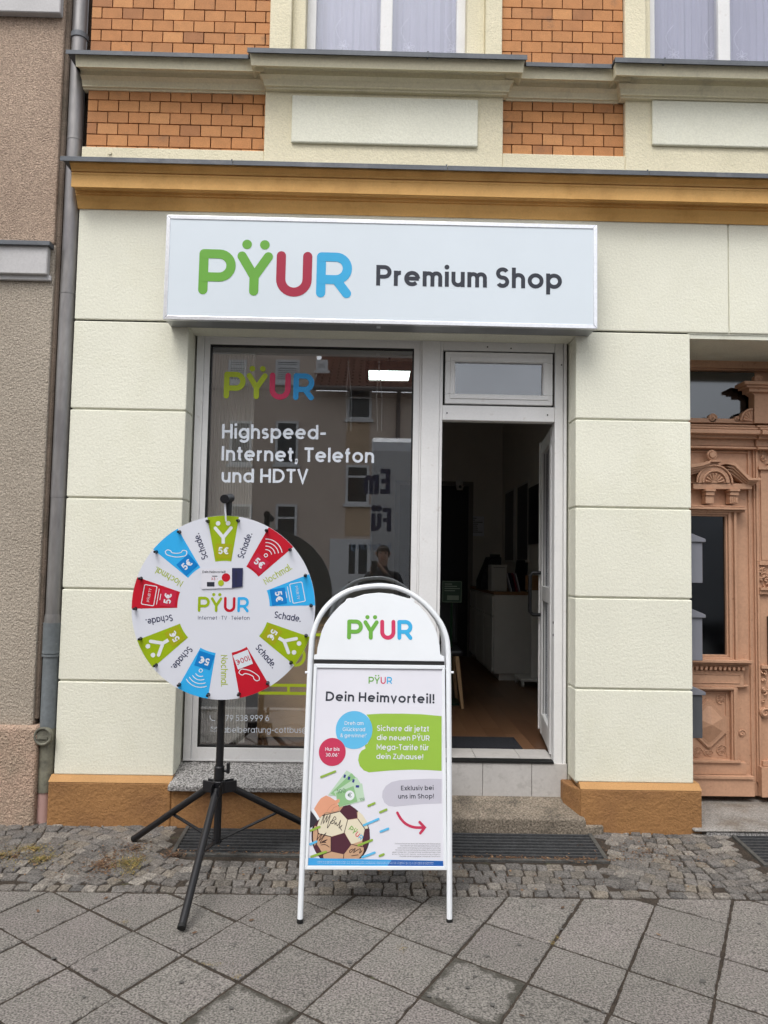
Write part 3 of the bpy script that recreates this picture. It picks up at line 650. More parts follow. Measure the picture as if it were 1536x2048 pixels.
# upper window-sill cornice
def cprof(e):
    q=lambda py,o:ZP(300,py,-o)
    return [(.150+e,q(113,.15)),(.147+e,q(118,.147)),(.135+e,q(137,.135)),(.080+e,q(140,.08)),(.066+e,q(145,.066)),(.060+e,q(152,.06)),(.066+e,q(153,.066)),(.062+e,q(155,.062)),(.040+e,q(163,.040)),(.026+e,q(173,.026)),(.026+e,q(176,.026)),(.014+e,q(178,.014)),(.010+e,q(182,.01))]
c=MB(); xa,xb,xc=XP(500,130,-.18),XP(1048,130,-.18),XP(1228,130,-.18)
zup=ZP(300,105,-.17)
def corn(x0,x1,e,r0,r1):
    """run of moulding; r0,r1: mitred returns at the ends"""
    P=cprof(e); b=cprof(0); n=len(P); k=.57
    vs=[]
    for s_,x,rr in ((-1,x0,r0),(1,x1,r1)):
        for (o,z),(ob,_) in zip(P,b): vs.append((x+(s_*(o-.15-e)*k if rr else 0),-o,z))
    m=[(v[0],.03,v[2]) for v in vs]
    c.add(vs+m,[(i,i+1,n+i+1,n+i) for i in range(n-1)]+[(2*n+i+1,2*n+i,i,i+1)[::-1] for i in range(n-1)]+[(n+i,n+i+1,3*n+i+1,3*n+i) for i in range(n-1)]+[(0,n,3*n,2*n),(n-1,3*n-1,4*n-1,2*n-1)])
corn(XL-.004,XW[0],0,False,False); corn(xa,xb,.055,True,True); corn(XW[1],XW[2],0,False,False); corn(xc,3.6,.055,True,False)
c.split('sill_cornice',M['trim'],bd_)
c=MB()
for x0,x1,e in ((XL-.05,xa-.012,0),(xa-.01,xb+.01,.055),(xb+.012,xc-.012,0),(xc-.01,3.6,.055)):
    z=zup+.001*(e>0); c.box(x0,x1,-.175-e,.03,z-.006,z+.002+(.004 if e else 0)); c.box(x0,x1,-.177-e,-.1735-e,z-.026,z-.0055)
c.box(XP(853,120,-.2),XP(857,120,-.2),-.2325,-.1,zup-.02,zup+.012); c.box(XP(1324,125,-.2),XP(1328,125,-.2),-.2325,-.1,zup-.02,zup+.012)
c.build('sill_flashing',M['zinc'],bd_,bevel=.0012)
# upper windows
def upper_window(x0,x1,xi0,xi1,right):
    s=MB(); z0=zup-.02; z1=ztop
    s.box(x0,x0+.13,-.028,.14,z0,z1); s.box(x0+.1305,xi0,.02,.14,z0,z1)
    if x1<3: s.box(x1-.10,x1,-.028,.14,z0,z1); s.box(xi1,x1-.1005,.02,.14,z0,z1)
    s.box(x0,x1,-.026,.139,5.95,z1)
    s.build('window_surround',M['cream2'],bd_,bevel=.004)
    xm=(xi0+xi1)/2; f=MB(); F=.058; fw=.038
    zz0,zz1=zup,5.95
    f.box(xi0,xi0+F,.10,.16,zz0,zz1); f.box(xi1-F,xi1,.10,.16,zz0,zz1); f.box(xm-.038,xm+.038,.098,.16,zz0,zz1)
    f.box(xi0+F,xm-.038,.10,.16,zz0,zz0+.03); f.box(xm+.038,xi1-F,.10,.16,zz0,zz0+.03); f.box(xi0+F,xm-.038,.10,.16,zz1-.06,zz1); f.box(xm+.038,xi1-F,.10,.16,zz1-.06,zz1)
    w_=f.build('upper_window',M['pvc'],bd_,bevel=.004)
    p=MB(); p.box(xi0+.05,xm-.03,.125,.131,zz0,zz1); p.box(xm+.03,xi1-.05,.125,.131,zz0,zz1); p.build('pane',M['glass2'],w_)
    k=MB(); nx=60
    vs=[];a,b=xi0+.03,xi1-.03
    for i in range(nx+1):
        x=a+(b-a)*i/nx; y=.20+.006*math.sin(i*1.9)+.004*math.sin(i*.7); vs+=[(x,y,zz0-.05),(x,y+.003,zz1)]
    k.add(vs,[(2*i,2*i+2,2*i+3,2*i+1) for i in range(nx)]); k.build('net_curtain',M['lace'],w_)
    # embroidered flowers on the curtain
    e=MB(); fr=FY(.185)
    for fx in (a+.18,a+.45,xm+.17,xm+.46):
        for fz in (zz0+.08,zz0+.32):
            fxx=fx+random.uniform(-.03,.03)
            for q in range(6):
                t=q*1.047+fx*7; e.strip(fr,[(fxx+.0*math.cos(t),fz)]+[(fxx+.034*math.cos(t+dt)*r,fz+.034*math.sin(t+dt)*r) for dt,r in ((-.35,.7),(-.2,1.),(0,1.15),(.2,1.),(.35,.7))]+[(fxx,fz)],.0022,0)
            e.strip(fr,smooth_pts([(fxx+.04,fz-.02),(fxx+.07,fz-.09),(fxx+.02,fz-.17),(fxx+.06,fz-.26)]),.0022,.0003)
            e.strip(fr,smooth_pts([(fxx-.02,fz+.04),(fxx-.05,fz+.12),(fxx+.0,fz+.2)]),.0022,.0006)
    e.build('embroidery',M['laceline'],w_)
    b_=MB(); b_.box(xi0-.2,xi1+.2,.45,.5,zz0-.1,zz1+.1); b_.build('room_back',M['room'],w_)
upper_window(XP(541,60,0),XP(1003,60,0),XP(614,60,.11),XP(931,60,.11),False)
xm2=XP(1447,60,.11); hw=(XP(931,60,.11)-XP(614,60,.11))/2; upper_window(XP(1247,60,0),XP(1247,60,0)+1.36,xm2-hw,xm2+hw,True)
lt=MB(); lt.box(XL,3.6,.03,.6,5.9,6.3); lt.build('upper_wall',M['cream2'],bd_)
s=MB(); p_=PY(220,306,PT-.002); s.tube([p_,p_+Vector((0,-.006,0))],.011,12); s.build('survey_bolt',M['cream2'],bd_)
# ================================================================ SHOP WINDOW AND DOOR
YF=.17
X=lambda px,py=1000,Y=YF: XP(px,py,Y)
Z=lambda py,px=620,Y=YF: ZP(px,py,Y)
zt=Z(670,620); zwb=Z(1524,560); zgt=Z(693,620); zgb=Z(1496,560)
xl=XA+.012; xm0,xm1=X(840),X(876); xg0,xg1=X(416,850),X(826,850)
f=MB()
def member(mb,x0,x1,z0,z1,y0=YF,y1=YF+.07): mb.box(x0,x1,y0,y1,z0,z1)
# window frame with stepped profile
member(f,xl,xl+.045,zwb,zt); member(f,xl+.0455,xg0-.004,zwb,zt-.0,YF+.012,YF+.07)
member(f,xg0-.0038,xg1,zgt+.004,zt-.0,YF+.012,YF+.07); member(f,xg0-.0038,xg1,zwb,zgb-.004,YF+.008,YF+.07)
member(f,xg1+.0005,xm0-.012,zwb,zt,YF+.012,YF+.07); member(f,xm0-.0115,xm0-.0005,zwb,zt,YF+.004,YF+.07)
member(f,xl+.046,xm0-.013,zt-.028,zt-.001,YF+.004,YF+.0115); member(f,xl-.0,xm0,zwb-.0,zwb+.012,YF-.004,YF-.0005)
shopw=f.build('shop_window',M['pvc'],bd_,bevel=.004,seg=2)
g=MB()
for a in ((xg0-.004,xg0+.006,zgb-.006,zgt+.006),(xg1-.008,xg1+.0005,zgb-.006,zgt+.006),(xg0+.006,xg1-.008,zgt-.006,zgt+.006),(xg0+.006,xg1-.008,zgb-.006,zgb+.006)): g.box(a[0],a[1],YF+.013,YF+.035,a[2],a[3])
g.build('gasket',M['gasket'],shopw)
s=MB(); dx,dz=PY(412,1520,YF-.0).x,ZP(412,1520,YF); s.box(dx-.018,dx+.018,YF+.004,YF+.0078,dz-.003,dz+.003); s.build('drain_slot',M['gasket'],shopw)
YG=YF+.028
p=MB(); p.box(xg0-.002,xg1,YG,YG+.006,zgb-.005,zgt+.005); pane=p.build('pane',M['glass'],shopw)
# vinyl lettering on the glass
FG=FY(YG)
t=MB()
text_px(t,FG,'Highspeed-',444,877,652,879,29,.17,.0015); text_px(t,FG,'Internet, Telefon',443,921,748,926,29,.17,.0015); text_px(t,FG,'und HDTV',443,965,616,966,28,.17,.0015)
t.build('window_lettering',M['glassletter'],shopw)
t=MB(); text_px(t,FG,'0179 538 999 6',437,1442,538,1442,12,.10,.0015); text_px(t,FG,'kabelberatung-cottbus@pyur.com'.replace('pyur.com',''),437,1465,615,1466,12,.10,.0015)
a=FG.uv(424,1436); t.strip(FG,smooth_pts([(a[0]-.012,a[1]+.014),(a[0]-.010,a[1]-.002),(a[0]+.002,a[1]-.014),(a[0]+.016,a[1]-.014)]),.004,.0015,caps=True)
a=FG.uv(428,1458); t.strip(FG,[(a[0]-.018,a[1]-.012),(a[0]+.018,a[1]-.012),(a[0]+.018,a[1]+.012),(a[0]-.018,a[1]+.012)],.0025,.0015,closed=True); t.strip(FG,[(a[0]-.018,a[1]+.010),(a[0],a[1]-.002),(a[0]+.018,a[1]+.010)],.0025,.0017)
t.build('contact_lettering',M['glassletter'],shopw)
logo_px(FG,447,797,628,801,55,.002,shopw,(M['lgreen2'],M['lred2'],M['lblue2']))
t=MB(); P=lambda x,y:FG.uv(x,y)
t.strip(FG,[P(560,1268),P(660,1270)],.018,.0012,caps=True); cc=P(592,1312); t.strip(FG,arc(cc[0],cc[1],.05,.055,0,360,28)[:-1],.018,.0014,closed=True)
t.strip(FG,[P(520,1370),P(690,1372)],.018,.0012,caps=True); t.strip(FG,[P(520,1386),P(690,1388)],.018,.0012,caps=True); t.strip(FG,[P(577,1371),P(577,1386)],.016,.0016)
t.build('window_decal',M['lgreen2'],shopw)
# mullion post between window and door
f=MB(); zdb=Z(1546,1125)
member(f,xm0,xm1,Z(1524,860),zt,YF-.010,YF+.08); f.build('mullion',M['pvc'],bd_,bevel=.004,seg=2)
# door frame
xd0,xd1=X(880,1200),X(1108,1200); xr=XB-.012; zdt=Z(842,1000); ztr0,ztr1=Z(812,1000),Z(703,1000)
f=MB()
f.box(xm1+.0005,xd0,YF,YF+.075,Z(1524,880),zt); f.box(xd1+.001,xd1+.052,YF,YF+.075,zdb,zt); f.box(xd1+.0525,xr,YF+.010,YF+.08,zdb,zt); f.box(xr-.018,xr,YF-.006,YF+.0095,zdb,zt)
f.box(xd0+.0005,xd1+.0005,YF+.002,YF+.075,zdt,ztr0-.001); f.box(xd0+.0005,xd1+.0005,YF+.002,YF+.075,ztr1+.001,zt)
dfr=f.build('door_frame',M['pvc'],bd_,bevel=.004,seg=2)
s=MB()
for px,py in ((894,826),(1095,830),(1123,730),(975,694),(1022,697)): q=PY(px,py,YF+.001); s.tube([q,q+Vector((0,-.003,0))],.0045,10)
for py in (1245,1270): q=PY(1107,py,YF+.02); s.tube([q+Vector((.003,0,0)),q+Vector((-.003,0,0))],.008,10)
s.build('screw_hole',M['gasket'],dfr)
g=MB(); x0,x1=xd0+.006,xd1-.004
g.box(x0-.002,x1+.002,YF+.03,YF+.06,ztr0+.001,ztr1-.001); g.build('transom_gasket',M['gasket'],dfr)
f=MB(); F=.062
xs0,xs1,zs0,zs1=x0+.008,x1-.010,ztr0+.009,ztr1-.009
f.box(xs0,xs1,YF-.004,YF+.045,zs0,zs0+F); f.box(xs0,xs1,YF-.004,YF+.045,zs1-F,zs1); f.box(xs0,xs0+F,YF-.0039,YF+.0449,zs0+F+.0004,zs1-F-.0004); f.box(xs1-F,xs1,YF-.0039,YF+.0449,zs0+F+.0004,zs1-F-.0004)
f.box(xs0+.03,xs1-.03,YF-.010,YF-.0045,zs0+.03,zs0+F-.004); f.box(xs0+.03,xs1-.03,YF-.010,YF-.0045,zs1-F+.004,zs1-.03); f.box(xs0+.03,xs0+F-.004,YF-.0098,YF-.0045,zs0+F-.0035,zs1-F+.0035); f.box(xs1-F+.004,xs1-.03,YF-.0098,YF-.0045,zs0+F-.0035,zs1-F+.0035)
tr=f.build('transom_window',M['pvc'],bd_,bevel=.003)
g=MB(); g.box(xs0+F-.003,xs1-F+.003,YF+.015,YF+.021,zs0+F-.003,zs1-F+.003); g.build('pane',M['glass2'],tr)
g=MB(); g.box(xs0+F-.03,xs1-F+.03,YF+.10,YF+.104,zs0+.02,zs1+.1); g.build('sky_reflection_sheet',M['lace'],tr)  # lilac sheet added behind the glass, stands in for reflected sky
# open door leaf, hinged right, swung into the room
th=R_(97); hx,hy=xd1+.030,YF+.105
lf=Frame((hx,hy,0),(-math.cos(th),math.sin(th),0),(0,0,1))   # n points ...
LW=.66; z0,z1=Z(1500,1100)+.02,zdt-.01
z0=ZP(1108,1518,YF+.05)+.012
f=MB(); T=.058
def lb(u0,u1,v0,v1,d0=-T/2,d1=T/2): f.obox(lf,u0,u1,v0,v1,d0,d1)
lb(0,.09,z0,z1); lb(LW-.09,LW,z0,z1); lb(.09,LW-.09,z0,z0+.14,-T/2+.003,T/2-.003); lb(.09,LW-.09,z1-.09,z1,-T/2+.003,T/2-.003); zm=(z0+z1)/2-.05; lb(.09,LW-.09,zm-.05,zm+.05,-T/2+.003,T/2-.003)
lb(-.0,.012,z0,z1,T/2+.0005,T/2+.012); lb(LW-.014,LW+.008,z0+.02,z1,-T/2-.012,-T/2-.0005)
leaf=f.build('door_leaf',M['pvc'],bd_,bevel=.003)
g=MB(); g.obox(lf,.088,LW-.088,z0+.135,zm-.048,-.004,.004); g.obox(lf,.088,LW-.088,zm+.048,z1-.088,-.004,.004); g.build('pane',M['glass3'],leaf)
g=MB()
for a,b in ((z0+.14,zm-.05),(zm+.05,z1-.09)):
    for q in (-.016,.012): g.obox(lf,.089,.096,a,b,q,q+.004); g.obox(lf,LW-.096,LW-.089,a,b,q,q+.004)
g.build('gasket',M['gasket'],leaf)
sgn=1 if lf.n.x<0 else -1
h=MB(); hz0,hz1=ZP(1070,1232,.75),ZP(1070,1146,.75); u=LW-.045; k=sgn*(T/2)
pts=[lf.p(u,hz0,k),lf.p(u,hz0,k+sgn*.055),lf.p(u,hz0+.02,k+sgn*.075),lf.p(u,hz1-.02,k+sgn*.075),lf.p(u,hz1,k+sgn*.055),lf.p(u,hz1,k)]
h.tube(pts,.013,12); h.build('pull_handle',M['black'],leaf,smooth=True)
# threshold and doorstep
s=MB(); ztile=ZP(1000,1522,YF-.01); xe=XB-.005; xs=.44
for i,(a,b) in enumerate(((xs,X(965,1560)),(X(965,1560),X(1063,1560)),(X(1063,1560),xe))): s.box(a+.0012,b-.0012,YF-.008,YF+.06,ZP(1000,1600,YF),ztile-.012)
for i,(a,b) in enumerate(((xs+.01,X(955,1505)),(X(955,1505),X(1046,1505)),(X(1046,1505),xd1+.02))): s.box(a+.0012,b-.0012,YF+.0605,YF+.30,ztile-.03,ztile-.001)
s.build('threshold_tiles',M['tile'],bd_,bevel=.002)
s=MB(); s.box(xs,xe,YF-.004,YF+.32,ztile-.05,ztile-.013); s.box(xs+.02,xd1+.0,YF-.014,YF+.0603,ztile-.0115,ztile-.0005); s.box(xs,xe+.0,YF-.004,YF-.002,.1,ztile-.014); s.build('threshold_strip',M['gasket'],bd_)
s=MB(); zst=.135
s.add([(xs-.03,-.075,-.03),(1.265,-.075,-.03),(1.265,YF+.02,-.03),(xs-.03,YF+.02,-.03),(xs-.03,-.075,zst),(1.235,-.075,zst),(1.235,YF+.02,.195),(xs-.03,YF+.02,.195)],[(0,3,2,1),(4,5,6,7),(0,1,5,4),(1,2,6,5),(2,3,7,6),(3,0,4,7)])
ds=s.build('doorstep',M['conc'],bd_,bevel=.012,seg=3)
s=MB(); s.box(XB+.022,1.34,-.072,-.044,-.02,.10); s.build('mortar_patch',M['conc'],bd_,bevel=.012,seg=2)
# granite window sill
s=MB(); zs=zwb-.002; xsl=XP(335,1566,-.09)
s.add([(xsl,-.085,.262),(.46,-.085,.262),(.46,YF+.03,.262),(XA-.035,YF+.03,.262),(xsl,-.085,.290),(.46,-.085,.290),(.46,YF+.03,zs),(XA+.0,YF+.03,zs)],[(0,3,2,1),(4,5,6,7),(0,1,5,4),(1,2,6,5),(2,3,7,6),(3,0,4,7)])
s.build('window_sill',M['granite'],bd_,bevel=.004,seg=2)
# ================================================================ ORNATE ENTRANCE DOOR
YD=.52
def dx(px,py=1200,Y=YD): return XP(px,py,Y)
def dz(py,px=1450,Y=YD): return ZP(px,py,Y)
XE=3.05
s=MB(); s.box(XR-.04,XE+.05,YD+.05,YD+.10,0,3.0); s.box(XR-.04,XE+.05,YD,YD+.05,dz(740),2.985)
s.box(XR-.04,XE+.05,YD-.03,YD+.05,dz(738),dz(722)); 
s.box(XR-.04,dx(1418),YD,YD+.05,dz(1588),dz(870))
od=s.build('entrance_door',M['salmon'],bd_,bevel=.004); od['label']='ornate salmon painted double door with carved pediment and dark glass'
g=MB(); g.box(XR-.04,dx(1514,800),YD+.03,YD+.036,dz(843),dz(742)); g.build('transom_pane',M['glass3'],od)
g=MB(); g.box(XR-.04,dx(1514,800),YD+.045,YD+.049,dz(843),dz(742)); g.build('transom_backing',M['dark'],od)
c=MB(); fr=FY(YD)
def mould(pxa,pxb,rows,base=YD):
    """rows: (py_top,py_bot,out)"""
    for a,b,o in rows: c.box(pxa,pxb,base-o,base+.02,ZP(1450,b,base-o),ZP(1450,a,base-o))
# transom cornice shelf
mould(XR-.04,dx(1500,860),[(849,853,.075),(853.5,858,.115),(858.5,867,.145),(867.5,876,.10),(876.5,892,.06),(892.5,897,.085)])
mould(dx(1500,860)+.001,XE,[(849,853,.095),(853.5,858,.135),(858.5,867,.165),(867.5,876,.12),(876.5,892,.08),(892.5,897,.105)])
c.box(XR-.04,dx(1505,840),YD-.05,YD+.02,dz(849),dz(840))
c.build('transom_cornice',M['salmon'],od,bevel=.003)
# carved pieces on the shelf: volute, half shell, bracket with arch
c=MB()
def volute(px,py,r,dirn=1,Y=YD-.05):
    fr=FY(Y); u,v=fr.uv(px,py); pts=[]
    for i in range(30):
        t=i/29*2.6*math.pi; q=r*(1-i/36); pts.append(fr.p(u+dirn*q*math.cos(t),v+q*math.sin(t),0))
    c.tube(pts,r*.17,6); c.prism(fr,[(u+r*.95*math.cos(a*.5236),v+r*.95*math.sin(a*.5236)) for a in range(12)],-.03,0)
def shell(px,py,rpx,Y,n=7,a0=0,a1=180):
    fr=FY(Y); u,v=fr.uv(px,py); r=rpx/F_PX*(4.53+Y); 
    c.prism(fr,[(u+r*math.cos(R_(a0+(a1-a0)*i/16)),v+r*math.sin(R_(a0+(a1-a0)*i/16))) for i in range(17)]+[(u,v)],-.05,0)
    c.tube([fr.p(u+r*.96*math.cos(R_(a0+(a1-a0)*i/16)),v+r*.96*math.sin(R_(a0+(a1-a0)*i/16)),.004) for i in range(17)],.007,6)
    for i in range(n):
        a=R_(a0+(a1-a0)*(i+.5)/n); c.tube([fr.p(u+r*.25*math.cos(a),v+r*.25*math.sin(a),0),fr.p(u+r*.82*math.cos(a),v+r*.82*math.sin(a),.002)],[.004,.012],6)
volute(1425,836,.030); volute(1474,838,.020); shell(1505,842,25,YD-.06,5,90,180)
q=lambda px,py,Y:FY(Y).uv(px,py)
fr=FY(YD-.07)
c.prism(fr,[q(1509,846,YD-.07),q(1509,790,YD-.07),q(1500,784,YD-.07),q(1496,776,YD-.07),(XE,q(1496,776,YD-.07)[1]),(XE,q(1509,846,YD-.07)[1])],-.08,0)
for a,b,o in ((762,768,.14),(768.5,774,.12),(774.5,783,.10)): c.box(dx(1486+(b-762)*.6,770,YD-o),XE,YD-o,YD,ZP(1500,b,YD-o),ZP(1500,a,YD-o))
volute(1516,758,.03,1,YD-.1)
c.build('carved_crest',M['salmon'],od,smooth=True)
# door leaf with frame mouldings
c=MB()
YL=YD
def fbox(p0,p1,z0,z1,o0,o1,base=YL): c.box(p0,p1,base-o1,base-o0,z0,z1)
xa=XR-.04; xb=dx(1504,1200)
fbox(xa,dx(1499,1200),dz(1588),dz(898),0,.0299)
# ribs right of the leaf
for a,b,o in ((1493,1496,.044),(1496.5,1500,.036),(1503,1506,.05),(1506.5,1511,.06),(1511.5,1514,.045)): c.box(dx(a,1200),dx(b,1200),YL-o,YL,dz(1560),dz(898))
c.box(dx(1499.5,1200),dx(1521,1200),YL-.03,YL,dz(1588),dz(898))
# inner frame line around the upper panel
c.box(xa,dx(1494,930),YL-.04,YL-.0301,dz(907.5),dz(904)); 
c.build('door_leaf',M['salmon'],od,bevel=.002)
# window opening in the leaf with mouldings
g=MB(); x1=dx(1449,1150,YL-.032); zb,ztp=dz(1308),dz(1034)
g.box(xa,x1,YL-.0335,YL-.0305,zb,ztp); g.build('door_pane',M['glass3'],od)
g=MB(); g.box(xa,x1,YL-.0304,YL-.0300,zb,ztp); g.build('door_pane_backing',M['dark'],od)
c=MB()
for i,(w0,w1,o) in enumerate(((0,.012,.055),(.0125,.03,.07),(.0305,.045,.06),(.0455,.062,.08))):
    c.box(x1+w0,x1+w1,YL-o,YL-.03,zb-w1,ztp+w1); c.box(xa,x1+w0-.0003,YL-o,YL-.03,ztp+w0,ztp+w1); c.box(xa,x1+w0-.0003,YL-o,YL-.03,zb-w1,zb-w0)
mould(xa,dx(1478,1015),[(1011,1014,.09),(1014.5,1019,.11),(1019.5,1024,.085)]); 
mould(xa,dx(1488,1325),[(1321,1326,.12),(1326.5,1329,.10),(1329.5,1338,.07),(1370,1373,.06)])
c.box(xa,dx(1478,1350),YL-.065,YL-.03,dz(1371),dz(1338.5))
for i in range(16):
    x=dx(1480,1334)-.012-i*.03
    if x<xa+.01: break
    c.box(x-.016,x,YL-.092,YL-.07,dz(1337),dz(1330.5))
c.tube([(xa,YL-.068,dz(1346)),(dx(1470,1350),YL-.068,dz(1346)),(dx(1470,1350),YL-.068,dz(1363)),(xa,YL-.068,dz(1363))],.003,6)
c.build('panel_mouldings',M['salmon'],od,bevel=.0015)
# pediment over the door light
c=MB(); Yp=YL-.06; fr=FY(Yp); q=lambda px,py:fr.uv(px,py)
c.prism(fr,[q(1383,979),q(1500,979),q(1500,975),q(1493,968),q(1383,968)],-.03,.03)
c.prism(fr,[(xa,q(1383,968)[1]),q(1394,966),q(1394,958),q(1397,948),q(1404,940),q(1414,935),q(1414,926),q(1432,926),q(1432,935),q(1443,940),q(1450,948),q(1454,958),q(1455,967)],-.02,.035)
u,v=q(1424,967); R0=.075
for r_,o in ((.115,.040),(.078,.045)): c.tube([fr.p(u+r_*math.cos(R_(a)),v+r_*math.sin(R_(a)),o) for a in range(0,181,12)],.007,6)
for a in range(14,170,22): c.tube([fr.p(u+.02*math.cos(R_(a)),v+.02*math.sin(R_(a)),.038),fr.p(u+.062*math.cos(R_(a)),v+.062*math.sin(R_(a)),.042)],[.003,.009],6)
c.obox(fr,q(1412,925)[0],q(1435,925)[0],q(1412,926)[1],q(1412,922)[1],-.02,.06); u,v=q(1421,911); c.tube([fr.p(u+.027*math.cos(R_(a)),v+.027*math.sin(R_(a)),.02) for a in range(0,360,24)],.008,6,closed=True); c.prism(fr,[(u+.02*math.cos(R_(a)),v+.02*math.sin(R_(a))) for a in range(0,360,30)],0,.035)
for i in range(4): c.prism(fr,[q(1442+i*1.5,930+i*5),q(1460,928+i*5),q(1492,958+i*3),q(1512-i*3,959+i*3),q(1512-i*3,963+i*3),q(1488,963+i*3),q(1459,934+i*5)],-.02,.07-i*.014)
for i in range(4): c.prism(fr,[(xa,q(1383,940+i*5)[1]),q(1396,928+i*4),q(1412,924+i*4),q(1412,929+i*4),q(1398,934+i*4),(xa,q(1383,950+i*5)[1])],-.02,.07-i*.014)
for px in (1414,1462):
    for a,b,w_,o in ((980,984,10,.06),(984.5,992,8.5,.05),(992.5,1008,8,.04)): c.obox(fr,q(px-w_,980)[0],q(px+w_,980)[0],q(px,b)[1],q(px,a)[1],-.02,o)
    for k in (-4,0,4):
        if px>1450: c.obox(fr,q(px+k-1,995)[0],q(px+k+1,995)[0],q(px,1006)[1],q(px,995)[1],.04,.046)
c.build('pediment',M['salmon'],od,bevel=.0015)
# lower panel with octagonal diamond boss and corner scrolls
c=MB(); Yq=YL-.03; fr=FY(Yq); q=lambda px,py:fr.uv(px,py)
X0=XR-.04; xR=q(1459,1450)[0]
for w0,w1,o in ((0,.010,.03),(.0103,.024,.045),(.0243,.04,.032)):
    c.obox(fr,xR+w0,xR+w1,q(1450,1518)[1],q(1450,1380)[1]+w1,0,o); c.obox(fr,X0,xR+w0-.0003,q(1450,1380)[1]+w0,q(1450,1380)[1]+w1,0,o)
c.obox(fr,X0,q(1475,1540)[0],q(1450,1522)[1],q(1450,1518)[1],0,.05); c.obox(fr,X0,q(1488,1540)[0],q(1450,1546)[1],q(1450,1523)[1],0,.035)
c.obox(fr,X0,q(1500,1560)[0],q(1450,1587)[1],q(1450,1548)[1],0,.06); c.obox(fr,X0,q(1496,1560)[0],q(1450,1552)[1],q(1450,1547)[1],0,.072)
c.obox(fr,X0,q(1452,1450)[0],q(1450,1384)[1],q(1450,1386)[1],0,.008); c.obox(fr,q(1451,1450)[0],q(1453,1450)[0],q(1450,1512)[1],q(1450,1386)[1],0,.008)
cx,cz=q(1416,1446); octo=[q(1451,1432),q(1451,1466),q(1420,1496),(2*cx-q(1420,1496)[0],q(1420,1496)[1]),(2*cx-q(1451,1466)[0],q(1451,1466)[1]),(2*cx-q(1451,1432)[0],q(1451,1432)[1]),(2*cx-q(1420,1398)[0],q(1420,1398)[1]),q(1420,1398)]
octo=octo[::-1]
for k,o in ((1,.010),(.94,.017),(.87,.012),(.80,.02)): c.prism(fr,[(cx+(a-cx)*k,cz+(b-cz)*k) for a,b in octo],0,o)
n=8; ap=fr.p(cx,cz,.06); base=[fr.p(cx+(a-cx)*.74,cz+(b-cz)*.74,.021) for a,b in octo]
c.add(base+[ap],[(i,(i+1)%n,n) for i in range(n)])
for px,py,rr in ((1442,1398,9),(1443,1500,9),(1395,1504,9),(1420,1506,5),(1412,1506,4)):
    u,v=q(px,py); r_=rr/F_PX*5
    for a in range(0,360,40): c.tube([fr.p(u,v,.004),fr.p(u+r_*math.cos(R_(a)),v+r_*math.sin(R_(a)),.004)],.0018,5)
    c.tube([fr.p(u+r_*1.1*math.cos(R_(a)),v+r_*1.1*math.sin(R_(a)),.004) for a in range(0,300,20)],.0025,5)
for px,py,rr in ((1483,1466,.024),(1478,1374,.012)):
    u,v=q(px,py); pts=[fr.p(u+rr*(1-i/32)*math.cos(i*.28),v+rr*(1-i/32)*math.sin(i*.28),.008) for i in range(28)]; c.tube(pts,rr*.14,6); c.prism(fr,[(u+rr*.9*math.cos(R_(a)),v+rr*.9*math.sin(R_(a))) for a in range(0,360,24)],0,.006)
c.build('carved_lower_panel',M['salmon'],od,bevel=.001)
# pilaster at the meeting stile
c=MB(); Yk=YL-.05; fr=FY(Yk); q=lambda px,py:fr.uv(px,py)
c.obox(fr,q(1520,1200)[0],q(1590,1200)[0],dz(1588,1450,Yk),dz(898,1450,Yk),-.04,.0)
c.obox(fr,q(1523,1200)[0],q(1588,1200)[0],q(1530,1120)[1],q(1530,940)[1],0,.012)
for a,b,o in ((934,940,.03),(1121,1130,.02),(1175,1180,.035),(1180.5,1188,.022),(1330,1336,.03),(1520,1530,.03)): c.obox(fr,q(1517,1200)[0],q(1592,1200)[0],q(1530,b)[1],q(1530,a)[1],0,o)
c.obox(fr,q(1516,1560)[0],q(1592,1560)[0],q(1530,1590)[1],q(1530,1531)[1],0,.05)
random.seed(2)
for z_a,z_b in ((902,933),(1131,1174),(1337,1420)):
    for i in range(26):
        u,v=q(random.uniform(1520,1580),random.uniform(z_a,z_b)); r_=random.uniform(.008,.022); a0=random.uniform(0,6)
        c.tube([fr.p(u+r_*(1-j/14)*math.cos(a0+j*.5),v+r_*(1-j/14)*math.sin(a0+j*.5),.012+.006*math.sin(j)) for j in range(11)],.005,6)
for px,py,rr in ((1526,1424,.03),):
    u,v=q(px,py); c.tube([fr.p(u+rr*(1-i/34)*math.cos(i*.28),v+rr*(1-i/34)*math.sin(i*.28),.03) for i in range(28)],.006,6); c.prism(fr,[(u+rr*math.cos(R_(a)),v+rr*math.sin(R_(a))) for a in range(0,360,24)],0,.026)
c.build('carved_pilaster',M['salmon'],od,smooth=True)
g=MB(); g.obox(fr,q(1534,1300)[0],q(1580,1300)[0],q(1530,1330)[1],q(1530,1232)[1],0,.03); g.build('push_plate',M['dark'],od,bevel=.004)
# granite steps of the entrance
s=MB(); s.box(XR-.03,3.04,-.075,YD+.12,.022+.05,.088); s.build('entrance_step',M['stepg'],bd_,bevel=.006)
s=MB(); s.box(XR+.045,3.0,-.068,YD,-.05,.071); s.build('entrance_step_riser',M['granite'],bd_,bevel=.004)
